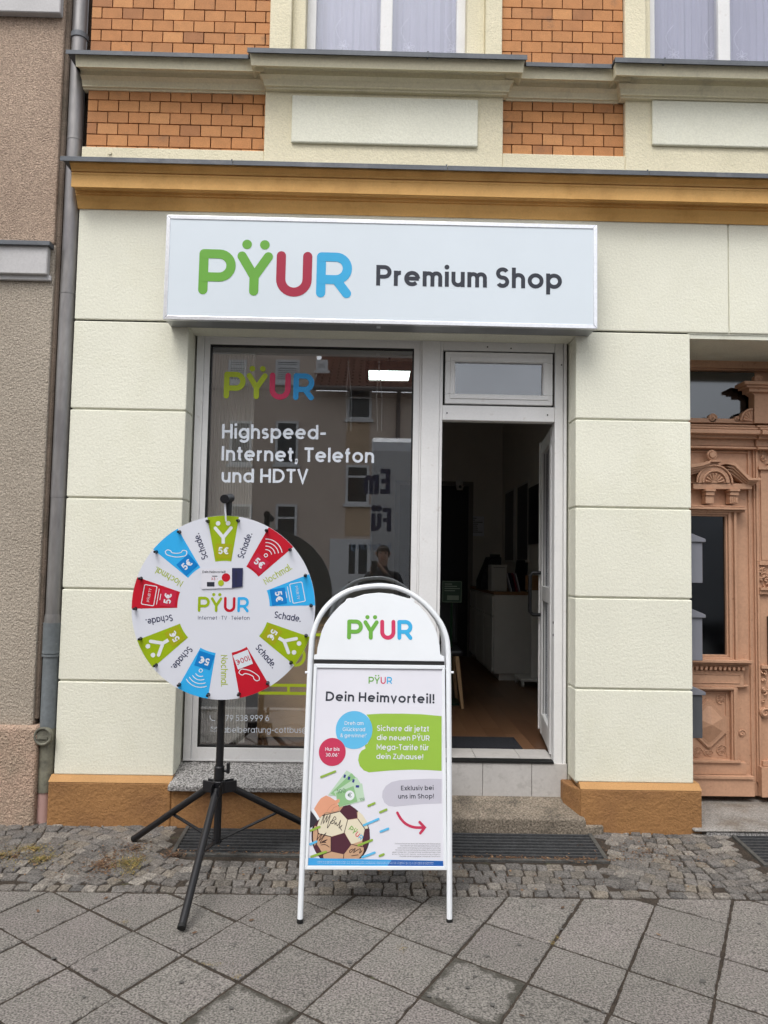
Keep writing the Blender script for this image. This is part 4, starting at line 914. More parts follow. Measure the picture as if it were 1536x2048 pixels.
# ================================================================ MAILBOXES on the passage wall
def mailbox(pt,pb,m,label,copy=None):
    zt_,zb_=ZP(1400,pt,.12),ZP(1400,pb,.12)
    t=thing('mailbox',(XR,.22,zb_),label,'mailbox','mailboxes on the passage wall beside the salmon door')
    b=MB(); x0=XR-.0008; x1=XP(1411,pb,.10); H=zt_-zb_
    b.box(x0,x1-.012,.11,.42,zb_,zb_+H*.80); b.build('box',m,t,bevel=.003)
    l=MB(); x2=x1+.004; zz=zb_+H*.80
    l.add([(x0,.098,zz),(x2,.098,zz),(x2,.43,zz),(x0,.43,zz),(x0,.098,zz+H*.22),(x2,.098,zz+H*.06),(x2,.43,zz+H*.06),(x0,.43,zz+H*.22)],[(0,3,2,1),(4,5,6,7),(0,1,5,4),(1,2,6,5),(2,3,7,6),(3,0,4,7)])
    l.build('lid',M['mail'],t,bevel=.003)
    return t
mailbox(1064,1166,M['mail'],'topmost grey mailbox with sloping lid beside the salmon door glass')
mailbox(1214,1321,M['mail'],'middle pale grey mailbox of the three beside the salmon door')
mailbox(1368,1476,M['mail2'],'lowest of the three mailboxes, with a dark grey body')
# ================================================================ LIGHT BOX SIGN
YS=-.165; fs=FY(YS)
zA=(ZP(332,432,YS)+ZP(1195,447,YS))/2; zB=(ZP(327,636,YS)+ZP(1195,660,YS))/2; x0,x1=(XP(332,440,YS)+XP(327,632,YS))/2,XP(1195,560,YS)
t=thing('shop_sign',((x0+x1)/2,0,zB),'long white light box sign with coloured letters and the words Premium Shop above the window','sign')
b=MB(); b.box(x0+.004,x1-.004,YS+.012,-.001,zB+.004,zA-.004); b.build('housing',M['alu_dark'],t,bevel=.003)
b=MB(); W=.030
b.prism(fs,[(x0,zB),(x1,zB),(x1-W*.8,zB+W*.8),(x0+W*.8,zB+W*.8)],-.03,.0); b.prism(fs,[(x1,zA),(x0,zA),(x0+W*.8,zA-W*.8),(x1-W*.8,zA-W*.8)],-.03,.0)
b.prism(fs,[(x0,zA-.0006),(x0,zB+.0006),(x0+W*.75,zB+W*.75+.001),(x0+W*.75,zA-W*.75-.001)],-.03,-.0002); b.prism(fs,[(x1,zB+.0006),(x1,zA-.0006),(x1-W*.75,zA-W*.75-.001),(x1-W*.75,zB+W*.75+.001)],-.03,-.0002)
b.build('frame',M['alu'],t,bevel=.0025,seg=2)
b=MB(); b.box(x0+W*.7,x1-W*.7,YS+.004,YS+.011,zB+W*.7,zA-W*.7); b.build('face',M['signface'],t)
b=MB(); q=PY(757,657,YS+.06); b.box(q.x-.012,q.x+.012,YS+.05,YS+.09,zB+.001,zB+.0036); b.build('drain_plug',M['whitemetal'],t)
fs2=FY(YS+.004)
logo_px(fs2,396,588.5,703,596.5,90,.0012,t,(M['lgreen'],M['lred'],M['lblue']))
b=MB(); text_px(b,fs2,'Premium Shop',752,571,1124,578,41,.19,.0012); b.build('lettering',M['ink'],t)
# ================================================================ NEIGHBOUR HOUSE, DOWNPIPE
nb=thing('neighbour_house',(-2.4,0,0),'brownish pink roughcast house at the left edge with grey window ledges','building')
YN=-.02
n_=MB(); xe=XP(117,300,YN); zL=ZP(50,486,YN); zL2=ZP(50,555,YN); zP=ZP(40,1450,YN)
n_.box(-5,xe,YN,.3,zL,7); n_.build('upper_wall',M['rough1'],nb,bevel=.012,seg=2)
n_=MB(); n_.box(-5,XP(104,620,YN)-.0,YN+.004,.3,zP-.05,zL-.001); n_.build('lower_wall',M['rough2'],nb,bevel=.012,seg=2)
n_=MB(); n_.box(-5,XP(73,1500,YN-.03),YN-.035,.29,-.05,zP); n_.build('plinth',M['rough3'],nb,bevel=.02,seg=3)
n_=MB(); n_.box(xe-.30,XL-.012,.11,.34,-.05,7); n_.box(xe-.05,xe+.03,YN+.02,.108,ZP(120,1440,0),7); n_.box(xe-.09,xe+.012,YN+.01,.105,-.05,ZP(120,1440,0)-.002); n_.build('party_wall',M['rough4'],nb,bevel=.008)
n_=MB(); n_.box(-5,XP(100,486,-.08),-.085,YN,ZP(50,490,-.08),ZP(50,481,-.08)); n_.build('ledge_flashing',M['zinc'],nb,bevel=.002)
n_=MB(); n_.box(-5,XP(95,520,-.06),-.065,YN,ZP(50,548,-.06),ZP(50,491,-.06)); n_.box(-5,XP(101,550,-.045),-.04,YN,ZP(50,560,-.04),ZP(50,549,-.04)); n_.build('window_ledge',M['ledge'],nb,bevel=.005)
n_=MB(); n_.box(-5,XP(122,10,-.06),-.07,YN,ZP(60,26,-.06),ZP(60,2,-.06)+.2); n_.build('upper_ledge',M['ledge'],nb,bevel=.005)
# downpipe
yp_=.018
def pp(px,py): return PY(px,py,yp_)
xp=pp(117,1000).x; zj=ZP(117,995,yp_)
dp=thing('downpipe',(xp,yp_,0),'weathered grey zinc downpipe between the two houses with a salmon foot','downpipe')
r0=.0445
t=MB(); t.tube([(xp,yp_,zj),(xp,yp_,7)],r0,24); t.tube([(xp,yp_,ZP(117,278,yp_)),(xp,yp_,ZP(117,281,yp_)-.004)],r0+.002,24); t.tube([(xp,yp_,ZP(117,586,yp_)),(xp,yp_,ZP(117,589,yp_))],r0+.002,24)
t.tube([(xp,yp_,ZP(117,1244,yp_)),(xp,yp_,zj-.0005)],r0-.0015,24); t.build('upper_pipe',M['pipe'],dp,smooth=True)
t=MB(); z=ZP(100,1228,yp_); t.tube([(xp,yp_,z-.09),(xp,yp_,z-.028),(xp,yp_,z)],[r0+.004,r0+.004,r0+.001],24)
t.build('joint_sleeve',M['pipe'],dp,smooth=True)
z1,z2=ZP(100,1245,yp_),ZP(100,1305,yp_)
t=MB(); t.tube([(xp,yp_,z2),(xp,yp_,z1-.008),(xp,yp_,z1)],[r0+.006,r0+.008,r0+.010],24); z3=ZP(95,1455,yp_); t.tube([(xp,yp_,z3),(xp,yp_,z2+.01)],r0+.001,24)
for k in (0,.018): t.tube([(xp,yp_,z2-.002-k),(xp,yp_,z2+.010-k)],r0+.008,24)
t.build('iron_pipe',M['pipe2'],dp,smooth=True)
t=MB(); z4=ZP(92,1582,yp_); t.tube([(xp,yp_,z4),(xp,yp_,z3-.0005)],r0,24)
t.tube([(xp-.002,-.02,ZP(93,1473,-.04)),(xp-.002,-.046,ZP(93,1473,-.04))],[.052,.052],28); t.build('cleaning_pipe',M['pipe4'],dp,smooth=True)
t=MB(); zz=ZP(93,1473,-.05); t.tube([(xp-.002+.045*math.cos(R_(a)),-.049,zz+.045*math.sin(R_(a))) for a in range(0,360,15)],.007,8,closed=True); t.box(xp-.03,xp+.026,-.054,-.046,zz-.016,zz-.004); t.build('cleaning_cap',M['pipe4'],dp,smooth=True)
t=MB(); t.tube([(xp-.004,yp_,-.02),(xp-.002,yp_,z4-.001)],.038,24); t.build('pipe_foot',M['pipe3'],dp,smooth=True)
t=MB(); z=ZP(160,75,yp_); t.tube([(xp,yp_,z-.016),(xp,yp_,z+.016)],r0+.006,24); t.box(xp-.012,xp+.012,yp_+.03,.12,z-.015,z+.015); t.build('bracket',M['zinc'],dp,smooth=True)
# ================================================================ SHOP INTERIOR
zf_=.366; RX0,RX1,RY=-1.9,1.70,5.6; RZ=3.75
s=MB(); s.box(RX0,RX1,YF+.36,RY,zf_-.05,zf_-.006); xk=RX0
while xk<RX1-.02:
    xe_=min(xk+.13,RX1); yk=YF+.36-random.uniform(0,.9)
    while yk<RY:
        ye=yk+random.uniform(.9,1.5); s.box(xk+.0008,xe_-.0008,max(yk,YF+.36)+.0008,min(ye,RY)-.0008,zf_-.0055,zf_-.002); yk=ye
    xk+=.13
tag(s.build('shop_floor',M['floorw']),'brown wood plank floor of the shop','floor',kind='structure')
s=MB(); s.box(RX0-.1,RX0,.345,RY+.1,zf_-.1,RZ+.1); s.box(RX1,RX1+.1,.62,RY+.1,zf_-.1,RZ+.1); s.box(RX0,RX1,RY,RY+.1,zf_-.1,RZ+.1); s.box(RX0,RX1+.2,.345,.40,2.90,RZ+.1); s.box(XB+.12,XR-.02,.345,.62,zf_-.1,2.9); s.box(RX0,XA-.03,.345,.40,zf_-.1,2.9)
s.box(XA-.03,.44,.345,.40,-.1,zwb-.02)
tag(s.build('interior_wall',M['room']),'pale painted walls of the dim shop','wall',kind='structure')
s=MB(); s.box(RX0,RX1,.40,RY,RZ,RZ+.1); tag(s.build('ceiling',M['ceil']),'pale shop ceiling','ceiling',kind='structure')
def on(px,py,Y): return PY(px,py,Y)
# dark back doorway
t=thing('back_door',(1.0,RY,zf_),'tall dark doorway in the back wall of the shop','door')
s=MB(); a,b=on(800,970,RY-.02),on(934,1300,RY-.02); s.box(a.x,b.x,RY-.02,RY-.001,zf_,a.z); s.build('dark_panel',M['dark'],t)
s=MB(); s.box(b.x,b.x+.06,RY-.03,RY-.001,zf_,a.z+.06); s.box(a.x-.06,a.x,RY-.03,RY-.001,zf_,a.z+.06); s.box(a.x,b.x,RY-.03,RY-.001,a.z,a.z+.06); s.build('door_casing',plain('grey_casing',(.2,.18,.17),.5),t)
# ceiling light
zl=3.1; c4=[PZ(745,738,zl),PZ(819,741,zl),PZ(811,761,zl),PZ(738,757,zl)]
t=thing('ceiling_light',tuple(sum((c for c in c4),Vector())/4),'rectangular glowing ceiling light with dark frame seen through the shop window','lamp')
cc=sum(c4,Vector())/4; s=MB(); fz=Frame((0,0,zl),(1,0,0),(0,-1,0))
y0_,y1_=min(c.y for c in c4),max(c.y for c in c4); x0_,x1_=cc.x-.165,cc.x+.165
s=MB(); s.box(x0_,x1_,y0_,y1_,zl,zl+.01); s.build('light_panel',M['lamp'],t)
s=MB(); 
for a in ((x0_-.03,x1_+.03,y0_-.03,y0_),(x0_-.03,x1_+.03,y1_,y1_+.03),(x0_-.03,x0_,y0_,y1_),(x1_,x1_+.03,y0_,y1_)): s.box(a[0],a[1],a[2],a[3],zl-.012,zl+.05)
s.box(x0_-.03,x1_+.03,y0_-.03,y1_+.03,zl+.02,zl+.06); s.tube([(cc.x,cc.y,zl+.06),(cc.x,cc.y,RZ)],.008,8); s.build('lamp_frame',plain('brown_frame',(.04,.02,.015),.4),t)
# blind
s=MB(); a,b=on(405,800,.36),on(509,800,.36); n=20; wv=(b.x-a.x)/n
s.tube([(a.x,.34,2.89),(b.x,.34,2.89)],.012,8)
for i in range(n):
    x=a.x+wv*i; vs=[]
    for k in range(5):
        u=k/4; xx=x+wv*1.06*u; y=.345+.018*math.sin(u*3.14)+.006*u; vs+=[(xx,y,zwb+.06+.01*random.random()),(xx,y,2.885)]
    s.add(vs,[(2*k,2*k+2,2*k+3,2*k+1) for k in range(4)])
tag(s.build('vertical_blind',M['curtain']),'pale slatted vertical blind hanging at the left inside the shop window','blind')
# hanging wires
for i,(px,pb) in enumerate(((697,862),(758,862))):
    s=MB()
    for k,dxp in enumerate((-1,1.5)):
        a,b=on(px,728,.6),on(px+dxp*3,pb,.6); s.tube([a,(a+b)/2+Vector((.012*(1 if k else -1),0,0)),b],.0026,5)
    s.tube([on(px,722,.6),on(px,726,.6)],.007,8); s.tube([on(px,722,.6),on(px,722,.6)+Vector((0,0,.9))],.0014,5)
    tag(s.build('hanging_wire',M['whitemetal']),['pair of thin wires hanging in the shop window left of the ceiling light','pair of thin wires hanging right in front of the ceiling light'][i],'wire','wires in the shop window')
# cabinet
c0=PZ(987,1361,zf_); c1=PZ(1058,1362,zf_); Yc=c0.y; W=(1060-987)/F_PX*(4.53+Yc); zt2=ZP(1020,1184,Yc)
t=thing('sideboard',(c0.x+W/2,Yc+.8,zf_),'white sideboard with brown wood top standing inside the open shop door','cabinet')
s=MB(); s.box(c0.x,c0.x+W,Yc,Yc+1.9,zf_+.07,zt2-.03); s.build('body',M['cabinet'],t,bevel=.003)
s=MB(); s.box(c0.x+.06,c0.x+W-.01,Yc+.02,Yc+1.8,zf_,zf_+.069); s.build('toe_kick',M['cabinet'],t)
s=MB(); s.box(c0.x-.01,c0.x+W+.005,Yc-.01,Yc+1.91,zt2-.0295,zt2); s.build('top',M['woodtop'],t,bevel=.003)
for i in range(3):
    s=MB(); y=Yc+.02+i*.63; s.box(c0.x-.018,c0.x-.001,y,y+.60,zt2-.25,zt2-.045); s.box(c0.x-.018,c0.x-.001,y,y+.60,zf_+.09,zt2-.26); s.build('drawer',M['cabinet'],t,bevel=.002)
xc=c0.x
# objects on the cabinet
t=thing('grey_box',(xc+.15,Yc+.25,zt2),'small pale box standing on the sideboard','box'); s=MB(); a=on(980,1168,Yc+.2); b=on(1011,1130,Yc+.2); s.box(a.x,b.x,Yc+.1,Yc+.35,zt2,b.z); s.build('body',plain('grey_card',(.42,.40,.38),.6),t,bevel=.006); s=MB(); s.box(a.x+.02,b.x-.02,Yc+.097,Yc+.0995,b.z-.03,b.z-.026); s.build('slot',M['dark'],t)
t=thing('printer',(xc+.1,Yc+.6,zt2),'dark angular printer behind the pale box on the sideboard','printer'); s=MB(); a=on(962,1165,Yc+.5); b=on(1003,1114,Yc+.5); fr=Frame((0,Yc+.5,0),(1,0,0),(0,0,1)); s.prism(fr,[(a.x,zt2),(b.x,zt2),(b.x,b.z),(b.x-.12,b.z),(a.x,zt2+.1)],-.4,0); s.build('body',M['dark'],t,bevel=.006)
s=MB(); s.box(b.x-.13,b.x-.02,Yc+.47,Yc+.4995,b.z-.0,b.z+.03); s.build('paper_tray',M['dark'],t)
t=thing('brochure_stand',(xc+.28,Yc+.15,zt2),'leaning brochures and booklets on the sideboard','brochures'); 
for i in range(4):
    s=MB(); x=xc+.20+i*.03; fr=Frame((x,Yc+.1,zt2),(0,1,0),(-.25,0,1)); s.obox(fr,0,.15,0,.2,-.004,.004); s.build('brochure',[M['paper'],M['navy'],M['lred'],M['paper']][i],t)
t=thing('leaning_display',(xc+.30,Yc+.75,zt2),'dark leaning display board on the sideboard below the posters','display'); s=MB(); fr=Frame((xc+.34,Yc+.45,zt2),(.5,-.86,0),(.12,0,1)); s.obox(fr,-.1,.1,0,.34,-.01,.0); s.build('board',M['dark'],t,bevel=.003); s=MB(); s.obox(fr,-.06,.06,0,.02,-.08,-.011); s.build('foot',M['dark'],t)
# posters on right wall
xw=RX1-.001
def wallpic(pa,pb,pt_,pbm,name,label,m,cat,fw=.03):
    d=lambda px:xw*F_PX/(px-746)-4.53
    y0,y1=d(pb),d(pa); z1=ZP(pb,pt_,y0); z0=ZP(pb,pbm,y0)
    t=thing(name,(xw,(y0+y1)/2,z0),label,cat); s=MB(); s.box(xw-.022,xw,y0,y1,z0,z1); s.build('frame',plain('pale_frame',(.5,.48,.46),.4),t,bevel=.002)
    s=MB(); s.box(xw-.025,xw-.0225,y0+fw,y1-fw,z0+fw,z1-fw); s.build('picture',m,t)
wallpic(1013,1031,975,1125,'framed_poster','framed grey poster nearest the back corner on the shop wall',plain('poster_grey',(.10,.10,.11),.4),'poster')
wallpic(1038,1060,960,1125,'framed_poster','framed dark poster beside the wall screen',plain('poster_dark',(.045,.045,.055),.4),'poster')
wallpic(1061,1084,965,1088,'wall_screen','black wall mounted screen just inside the shop door',M['dark'],'screen',.006)
# notices
t=thing('wall_notice',on(956,1050,RY-.01),'white printed notice on the back wall beside the dark doorway','notice'); fr=FY(RY-.005); s=MB(); a=fr.uv(938,1072); b=fr.uv(968,1033); s.obox(fr,a[0],b[0],a[1],b[1],0,.003); s.build('sheet',M['paper'],t)
s=MB(); H=b[1]-a[1]; Wd=b[0]-a[0]
for i,(f0,f1) in enumerate(((.1,.5),(.1,.4),(.1,.9),(.1,.6),(.1,.55),(.1,.6),(.1,.6),(.1,.9))): s.obox(fr,a[0]+Wd*f0,a[0]+Wd*f1,b[1]-H*(.08+i*.1)-.008,b[1]-H*(.08+i*.1),.0032,.0036)
s.build('print',M['ink'],t)
t=thing('notice_board',on(905,1183,2.2),'green and black notice sign standing inside the door','sign'); fr=FY(2.2); a=fr.uv(884,1205); b=fr.uv(924,1162)
s=MB(); s.obox(fr,a[0],b[0],a[1],b[1],-.01,0); s.tube([fr.p((a[0]+b[0])/2,a[1],-.02),(fr.p((a[0]+b[0])/2,0,-.02).x,2.22,zf_)],.012,8); s.obox(fr,a[0]+.02,b[0]-.02,zf_,zf_+.02,-.15,.1); s.build('board',plain('notice_green',(.006,.035,.014),.4),t)
s=MB(); s.strip(fr,[(a[0]+.006,a[1]+.006),(b[0]-.006,a[1]+.006),(b[0]-.006,b[1]-.006),(a[0]+.006,b[1]-.006)],.004,.001,closed=True)
H=b[1]-a[1];Wd=b[0]-a[0]
for i,f1 in enumerate((.5,.75,.9,.65)): s.obox(fr,a[0]+Wd*.12,a[0]+Wd*f1,b[1]-H*(.13+i*.1)-.008,b[1]-H*(.13+i*.1),.001,.0015)
s.obox(fr,a[0]+Wd*.25,a[0]+Wd*.85,a[1]+H*.12,a[1]+H*.33,.001,.0015); s.build('print',plain('notice_print',(.16,.2,.15),.5),t)
# camera dome
q=on(919,973,RY-.05); t=thing('security_camera',q,'small white security camera above the dark doorway','camera'); s=MB(); s.tube([q+Vector((0,.04,.05)),q+Vector((0,-.02,.04))],[.05,.045],16); s.tube([q+Vector((0,-.02,.03)),q+Vector((0,-.03,.0)),q+Vector((0,-.03,-.05))],[.035,.05,.04],16); s.build('housing',M['cabinet'],t,smooth=True); s=MB(); s.tube([q+Vector((0,-.075,-.01)),q+Vector((0,-.085,-.012))],.02,12); s.build('lens',M['dark'],t)
# door mat
s=MB(); a,b=PZ(880,1501,zf_),PZ(1050,1478,zf_); s.box(.2,PZ(1052,1500,zf_).x-.02,a.y+.05,b.y,zf_-.001,zf_+.012); tag(s.build('door_mat',mat('mat_fibre',(.012,.013,.018),.95,.3,40,.4,200,1.,150,.004),bevel=.004),'dark ribbed door mat just inside the shop threshold','mat')
# table with wooden legs and chair
t=thing('display_table',(-.6,1.6,zf_),'light wood table with straight legs behind the shop window','table')
wd=mat('light_wood',(.55,.36,.20),.5,.15,4,stretch=(1,8,1))
s=MB(); s.box(-1.35,.35,1.2,2.0,zf_+.70,zf_+.735); s.build('table_top',wd,t,bevel=.004)
for x in (-1.28,.28):
    for y in (1.27,1.93): s=MB(); s.tube([(x,y,zf_),(x*.98,y,zf_+.70)],[.02,.028],10); s.build('leg',wd,t,smooth=True)
t=thing('wooden_chair',(.55,2.3,zf_),'wooden legged dark chair seen in the doorway gap','chair')
for x,y,dx_,dy_ in ((.72,2.0,.05,-.04),(.36,2.0,-.05,-.04),(.72,2.4,.05,.04),(.36,2.4,-.05,.04)): s=MB(); s.tube([(x+dx_,y+dy_,zf_),(x,y,zf_+.43)],[.013,.02],8); s.build('leg',wd,t,smooth=True)
s=MB(); s.box(.31,.77,1.96,2.44,zf_+.43,zf_+.48); s.build('seat',M['dark'],t,bevel=.02,seg=2)
s=MB(); s.box(.31,.77,2.42,2.47,zf_+.48,zf_+.92); s.build('backrest',M['dark'],t,bevel=.02,seg=2)
t=thing('wooden_desk',(-.25,.85,zf_),'light wood desk with a closed front standing inside the shop window','desk')
a,b=on(509,1300,.75),on(845,1300,.75); z0_,z1_=ZP(600,1475,.75),ZP(600,1262,.75)
s=MB(); s.box(a.x+.03,b.x-.02,.76,.78,z0_,z1_-.03); s.build('front_panel',wd,t); s=MB(); s.box(a.x,b.x+.02,.74,1.35,z1_-.028,z1_); s.build('desk_top',wd,t,bevel=.004)
for x in (a.x+.06,b.x-.05):
    s=MB(); s.box(x-.025,x+.025,.781,.83,zf_,z1_-.03); s.build('leg',wd,t); s=MB(); s.box(x-.025,x+.025,1.25,1.30,zf_,z1_-.03); s.build('leg',wd,t)
# mobile radiator / white post beside the door
t=thing('white_trolley',(1.52,2.1,zf_),'white wheeled post stand between the sideboard and the door leaf','trolley')
q=PZ(1070,1372,zf_); s=MB(); s.box(q.x-.04,q.x+.04,q.y,q.y+.07,zf_+.06,zf_+1.1); s.build('post',M['cabinet'],t,bevel=.006)
s=MB(); s.box(q.x-.16,q.x+.12,q.y-.1,q.y+.25,zf_+.055,zf_+.08); s.build('base',M['cabinet'],t,bevel=.004)
for a,b in ((-.14,-.08),(.10,-.08),(-.14,.22),(.10,.22)): s=MB(); s.tube([(q.x+a-.012,q.y+b,zf_+.028),(q.x+a+.012,q.y+b,zf_+.028)],.028,14); s.build('caster',M['cabinet'],t,smooth=True)
s=MB(); s.box(q.x-.10,q.x+.10,q.y-.005,q.y+.03,zf_+.95,zf_+1.1); s.build('holder',M['woodtop'],t,bevel=.004)
# ================================================================ PRIZE WHEEL
BX,BY=-.785,-.53
WY=-.625; fw=FY(WY); wu,wv_=fw.uv(447,1214); WR=181.5/F_PX*(4.53+WY)
t=thing('prize_wheel',(BX,BY,gz(BY)),'round white prize wheel with green, red and blue fields on a black tripod stand','prize wheel')
s=MB(); s.tube([(wu,WY+.010,wv_),(wu,WY,wv_)],WR,128); wh=s.build('wheel_disc',M['wheelw'],t,smooth=True)
s=MB(); s.tube([(wu,WY+.0155,wv_),(wu,WY+.0105,wv_)],WR-.002,128); s.build('wheel_back',plain('dark_grey_board',(.13,.13,.13),.6),wh,smooth=True)
DEL=-2.0
L={'g':MB(),'r':MB(),'b':MB(),'w':MB(),'n':MB(),'l':MB(),'g2':MB(),'b2':MB(),'r2':MB(),'lilac':MB(),'redt':MB()}
def rot(a):   # clockwise angle (deg) -> local frame: up = outward
    A=R_(a); ex=Vector((math.cos(A),0,-math.sin(A))); ey=Vector((math.sin(A),0,math.cos(A))); return Frame((wu,WY,wv_),ex,ey)
cols='grbgrbgrb'
# order clockwise from the top: green, red, blue(tv), green, red(100), blue(wifi), green, red(tv), blue(phone)
for i,cname in enumerate(cols):
    f=rot(DEL+40*i); h_=R_(10); r1=WR*.9985; r0_=WR*.503
    L[cname].flat(f,[(r0_*math.sin(h_-2*h_*k/8),r0_*math.cos(h_-2*h_*k/8)) for k in range(9)][::-1]+[(r1*math.sin(h_-2*h_*k/14),r1*math.cos(h_-2*h_*k/14)) for k in range(15)],.0006)
    # sticker with amount
    key={'g':'g2','r':'r2','b':'b2'}[cname]; v0=r0_+.006*WR; hs_=.080*WR+.004
    hundred=(i==4)
    f2=Frame(f.p(0,0),f.ex,f.ey); tilt=random.uniform(-.05,.05); e1=(f.ex*math.cos(tilt)+f.ey*math.sin(tilt)); e2=(f.ey*math.cos(tilt)-f.ex*math.sin(tilt)); f2=Frame(f.p(0,v0+.008),e1,e2)
    SW=.088*WR; SH=.165*WR
    if hundred: L['lilac'].flat(f2,[(-SW,0),(SW,0),(SW,SH),(-SW,SH)],.0016); L['redt'].strip(f2,[(-SW,0),(SW,0),(SW,SH),(-SW,SH)],.0012,.0018,closed=True); text(L['redt'],f2,'100€',0,SH*.36,.026,.13,.0022,align='c')
    else:
        L[key].flat(f2,[(-SW,0),(SW,0),(SW,SH),(-SW,SH)],.0016); text(L['w'],f2,'5€',0,SH*.30,.036,.20,.0022,align='c')
    # icon
    W_=L['w']; ic=[0,1,2,0,3,1,0,2,3][i]; c=.80*WR
    def T(pts,k=1): return [(a*k,c+b*k) for a,b in pts]
    if ic==0:
        k=WR*.115; W_.strip(f,T([(-.75,.55),(0,-.35)],k),k*.32,.0012,caps=True); W_.strip(f,T([(.75,.55),(0,-.35)],k),k*.32,.00135,caps=True); W_.strip(f,T([(0,-.35),(0,-1.15)],k),k*.32,.0015,caps=True)
        for a in (-.48,.48): W_.disc(f,a*k,c+1.0*k,.22*k,.0012,18)
    elif ic==1:
        k=WR*.15; W_.strip(f,[(a,b) for a,b in arc(0,c-.5*k,.12*k,.12*k,0,360,14)[:-1]],.004,.0012,closed=True)
        for rr in (.42,.68,.94,1.2): W_.strip(f,arc(0,c-.5*k,rr*k,rr*k,50,130,10),.0042,.0012,caps=True)
    elif ic==2:
        k=WR*.105; W_.strip(f,T([(-.95,-.45),(.95,-.45),(1.02,-.35),(1.02,.75),(.95,.85),(-.95,.85),(-1.02,.75),(-1.02,-.35)],k),.004,.0012,closed=True); W_.strip(f,T([(-.8,-.72),(.8,-.72)],k),.0035,.0012,caps=True); W_.strip(f,T([(-.3,-.98),(.3,-.98)],k),.0035,.0012,caps=True); text(W_,f,'PŸUR TV',0,c+.06*k,.013,.12,.0012,align='c')
    else:
        k=WR*.105; ph=[(-.85,.75),(-.95,.45),(-.75,.05),(-.35,-.45),(.15,-.8),(.5,-.95),(.85,-.7),(.6,-.35),(.3,-.4),(-.1,-.15),(-.4,.2),(-.38,.42),(-.55,.72)]
        W_.strip(f,[(p.x,p.y) for p in smooth_pts(T(ph,k)+T(ph[:1],k),3)][:-1],.0042,.0012,closed=True)
words=['Schade.','Nochmal.','Schade.','Schade.','Nochmal.','Schade.','Schade.','Nochmal.','Schade.']
for i,wd_ in enumerate(words):
    f=rot(DEL+40*i+20); k='l' if wd_[0]=='N' else 'n'
    # baseline runs outward along the radius
    r_in=.50*WR if wd_[0]=='N' else .545*WR; Ln=(.335 if wd_[0]=='N' else .29)*WR
    text(L[k],f,wd_,.014,r_in+.02*WR,.0345,.15 if k=='n' else .13,.0007,width=Ln,ang=math.pi/2)
for key,m,n_ in (('g','wlime','green_field'),('r','wred','red_field'),('b','wblue','blue_field'),('w','wht','white_symbols'),('n','navy','navy_words'),('l','lgreen2','green_words'),('g2','wlime2','green_sticker'),('r2','wred2','red_sticker'),('b2','wblue2','blue_sticker'),('redt','wred','red_print'),('lilac','signface','pale_sticker')):
    (L[key].split(n_,M[m],wh) if n_.endswith(('field','sticker')) else L[key].build(n_,M[m],wh))
logo_px(fw,395,1224,498,1225,33,.0008,wh,(M['wlime'],M['wred'],M['wblue']),sw=.17)
s=MB(); text_px(s,fw,'Internet · TV · Telefon',396,1239,499,1239.5,7.5,.10,.0008,sp=.22); s.build('tagline',M['navy'],wh)
for i in range(18):
    f=rot(DEL+20*i+10); s=MB(); c=f.p(0,WR*.955,0); n=f.n; s.tube([c,c+n*.006,c+n*.02,c+n*.034,c+n*.038],[.0095,.0075,.0055,.0065,.003],10); s.build('peg',M['black'],wh,smooth=True)
# stand
px_=BX; 
pt=PY(457,997,BY); pb=PY(434,1680,BY)
def on_pole(z): k=(z-pb.z)/(pt.z-pb.z); return pb+(pt-pb)*k
hubz=PY(440,1572,BY).z; clz=PY(440,1545,BY).z
s=MB(); s.tube([on_pole(hubz-.02),on_pole(pt.z)],.0195,20); s.build('pole',M['black'],t,smooth=True)
s=MB(); s.tube([pb,on_pole(hubz)],.0185,20); s.tube([pb,pb+Vector((0,0,-.012))],.024,20); s.build('lower_tube',M['black'],t,smooth=True)
s=MB(); s.tube([on_pole(clz-.03),on_pole(clz+.028)],.026,20); s.tube([on_pole(clz+.028),on_pole(clz+.034)],[.027,.024],20); s.build('clamp_collar',M['black'],t,smooth=True)
s=MB(); q=on_pole(clz+.01); s.tube([q+Vector((.02,0,0)),q+Vector((.045,-.01,0))],.007,10); s.box(q.x+.038,q.x+.055,q.y-.018,q.y-.004,q.z-.012,q.z+.045); s.build('clamp_knob',M['black'],t,bevel=.004)
hub=on_pole(hubz); s=MB(); s.tube([hub+Vector((0,0,-.035)),hub+Vector((0,0,.028))],.032,16)
ft=PZ(363,1857,.018); fl=PZ(268,1679,.05); 
ang0=math.atan2(ft.y-BY,ft.x-BX); Rr=.5*((Vector((ft.x-BX,ft.y-BY)).length)+(Vector((fl.x-BX,fl.y-BY)).length))
fr_=Vector((BX+.56,BY+.36,.06))
feet=[ft,fl,fr_]
for F_ in feet:
    d=Vector((F_.x-hub.x,F_.y-hub.y,0)).normalized(); sd_=Vector((-d.y,d.x,0))
    for sgn_ in (-1,1):
        c=hub+d*.05+sd_*.019*sgn_; s.add([c+d*a+sd_*b+Vector((0,0,z)) for z in (-.035,.022) for a,b in ((-.04,-.003),(.04,-.003),(.04,.003),(-.04,.003))],[(0,3,2,1),(4,5,6,7),(0,1,5,4),(1,2,6,5),(2,3,7,6),(3,0,4,7)])
s.build('hub',M['black'],t,bevel=.003)
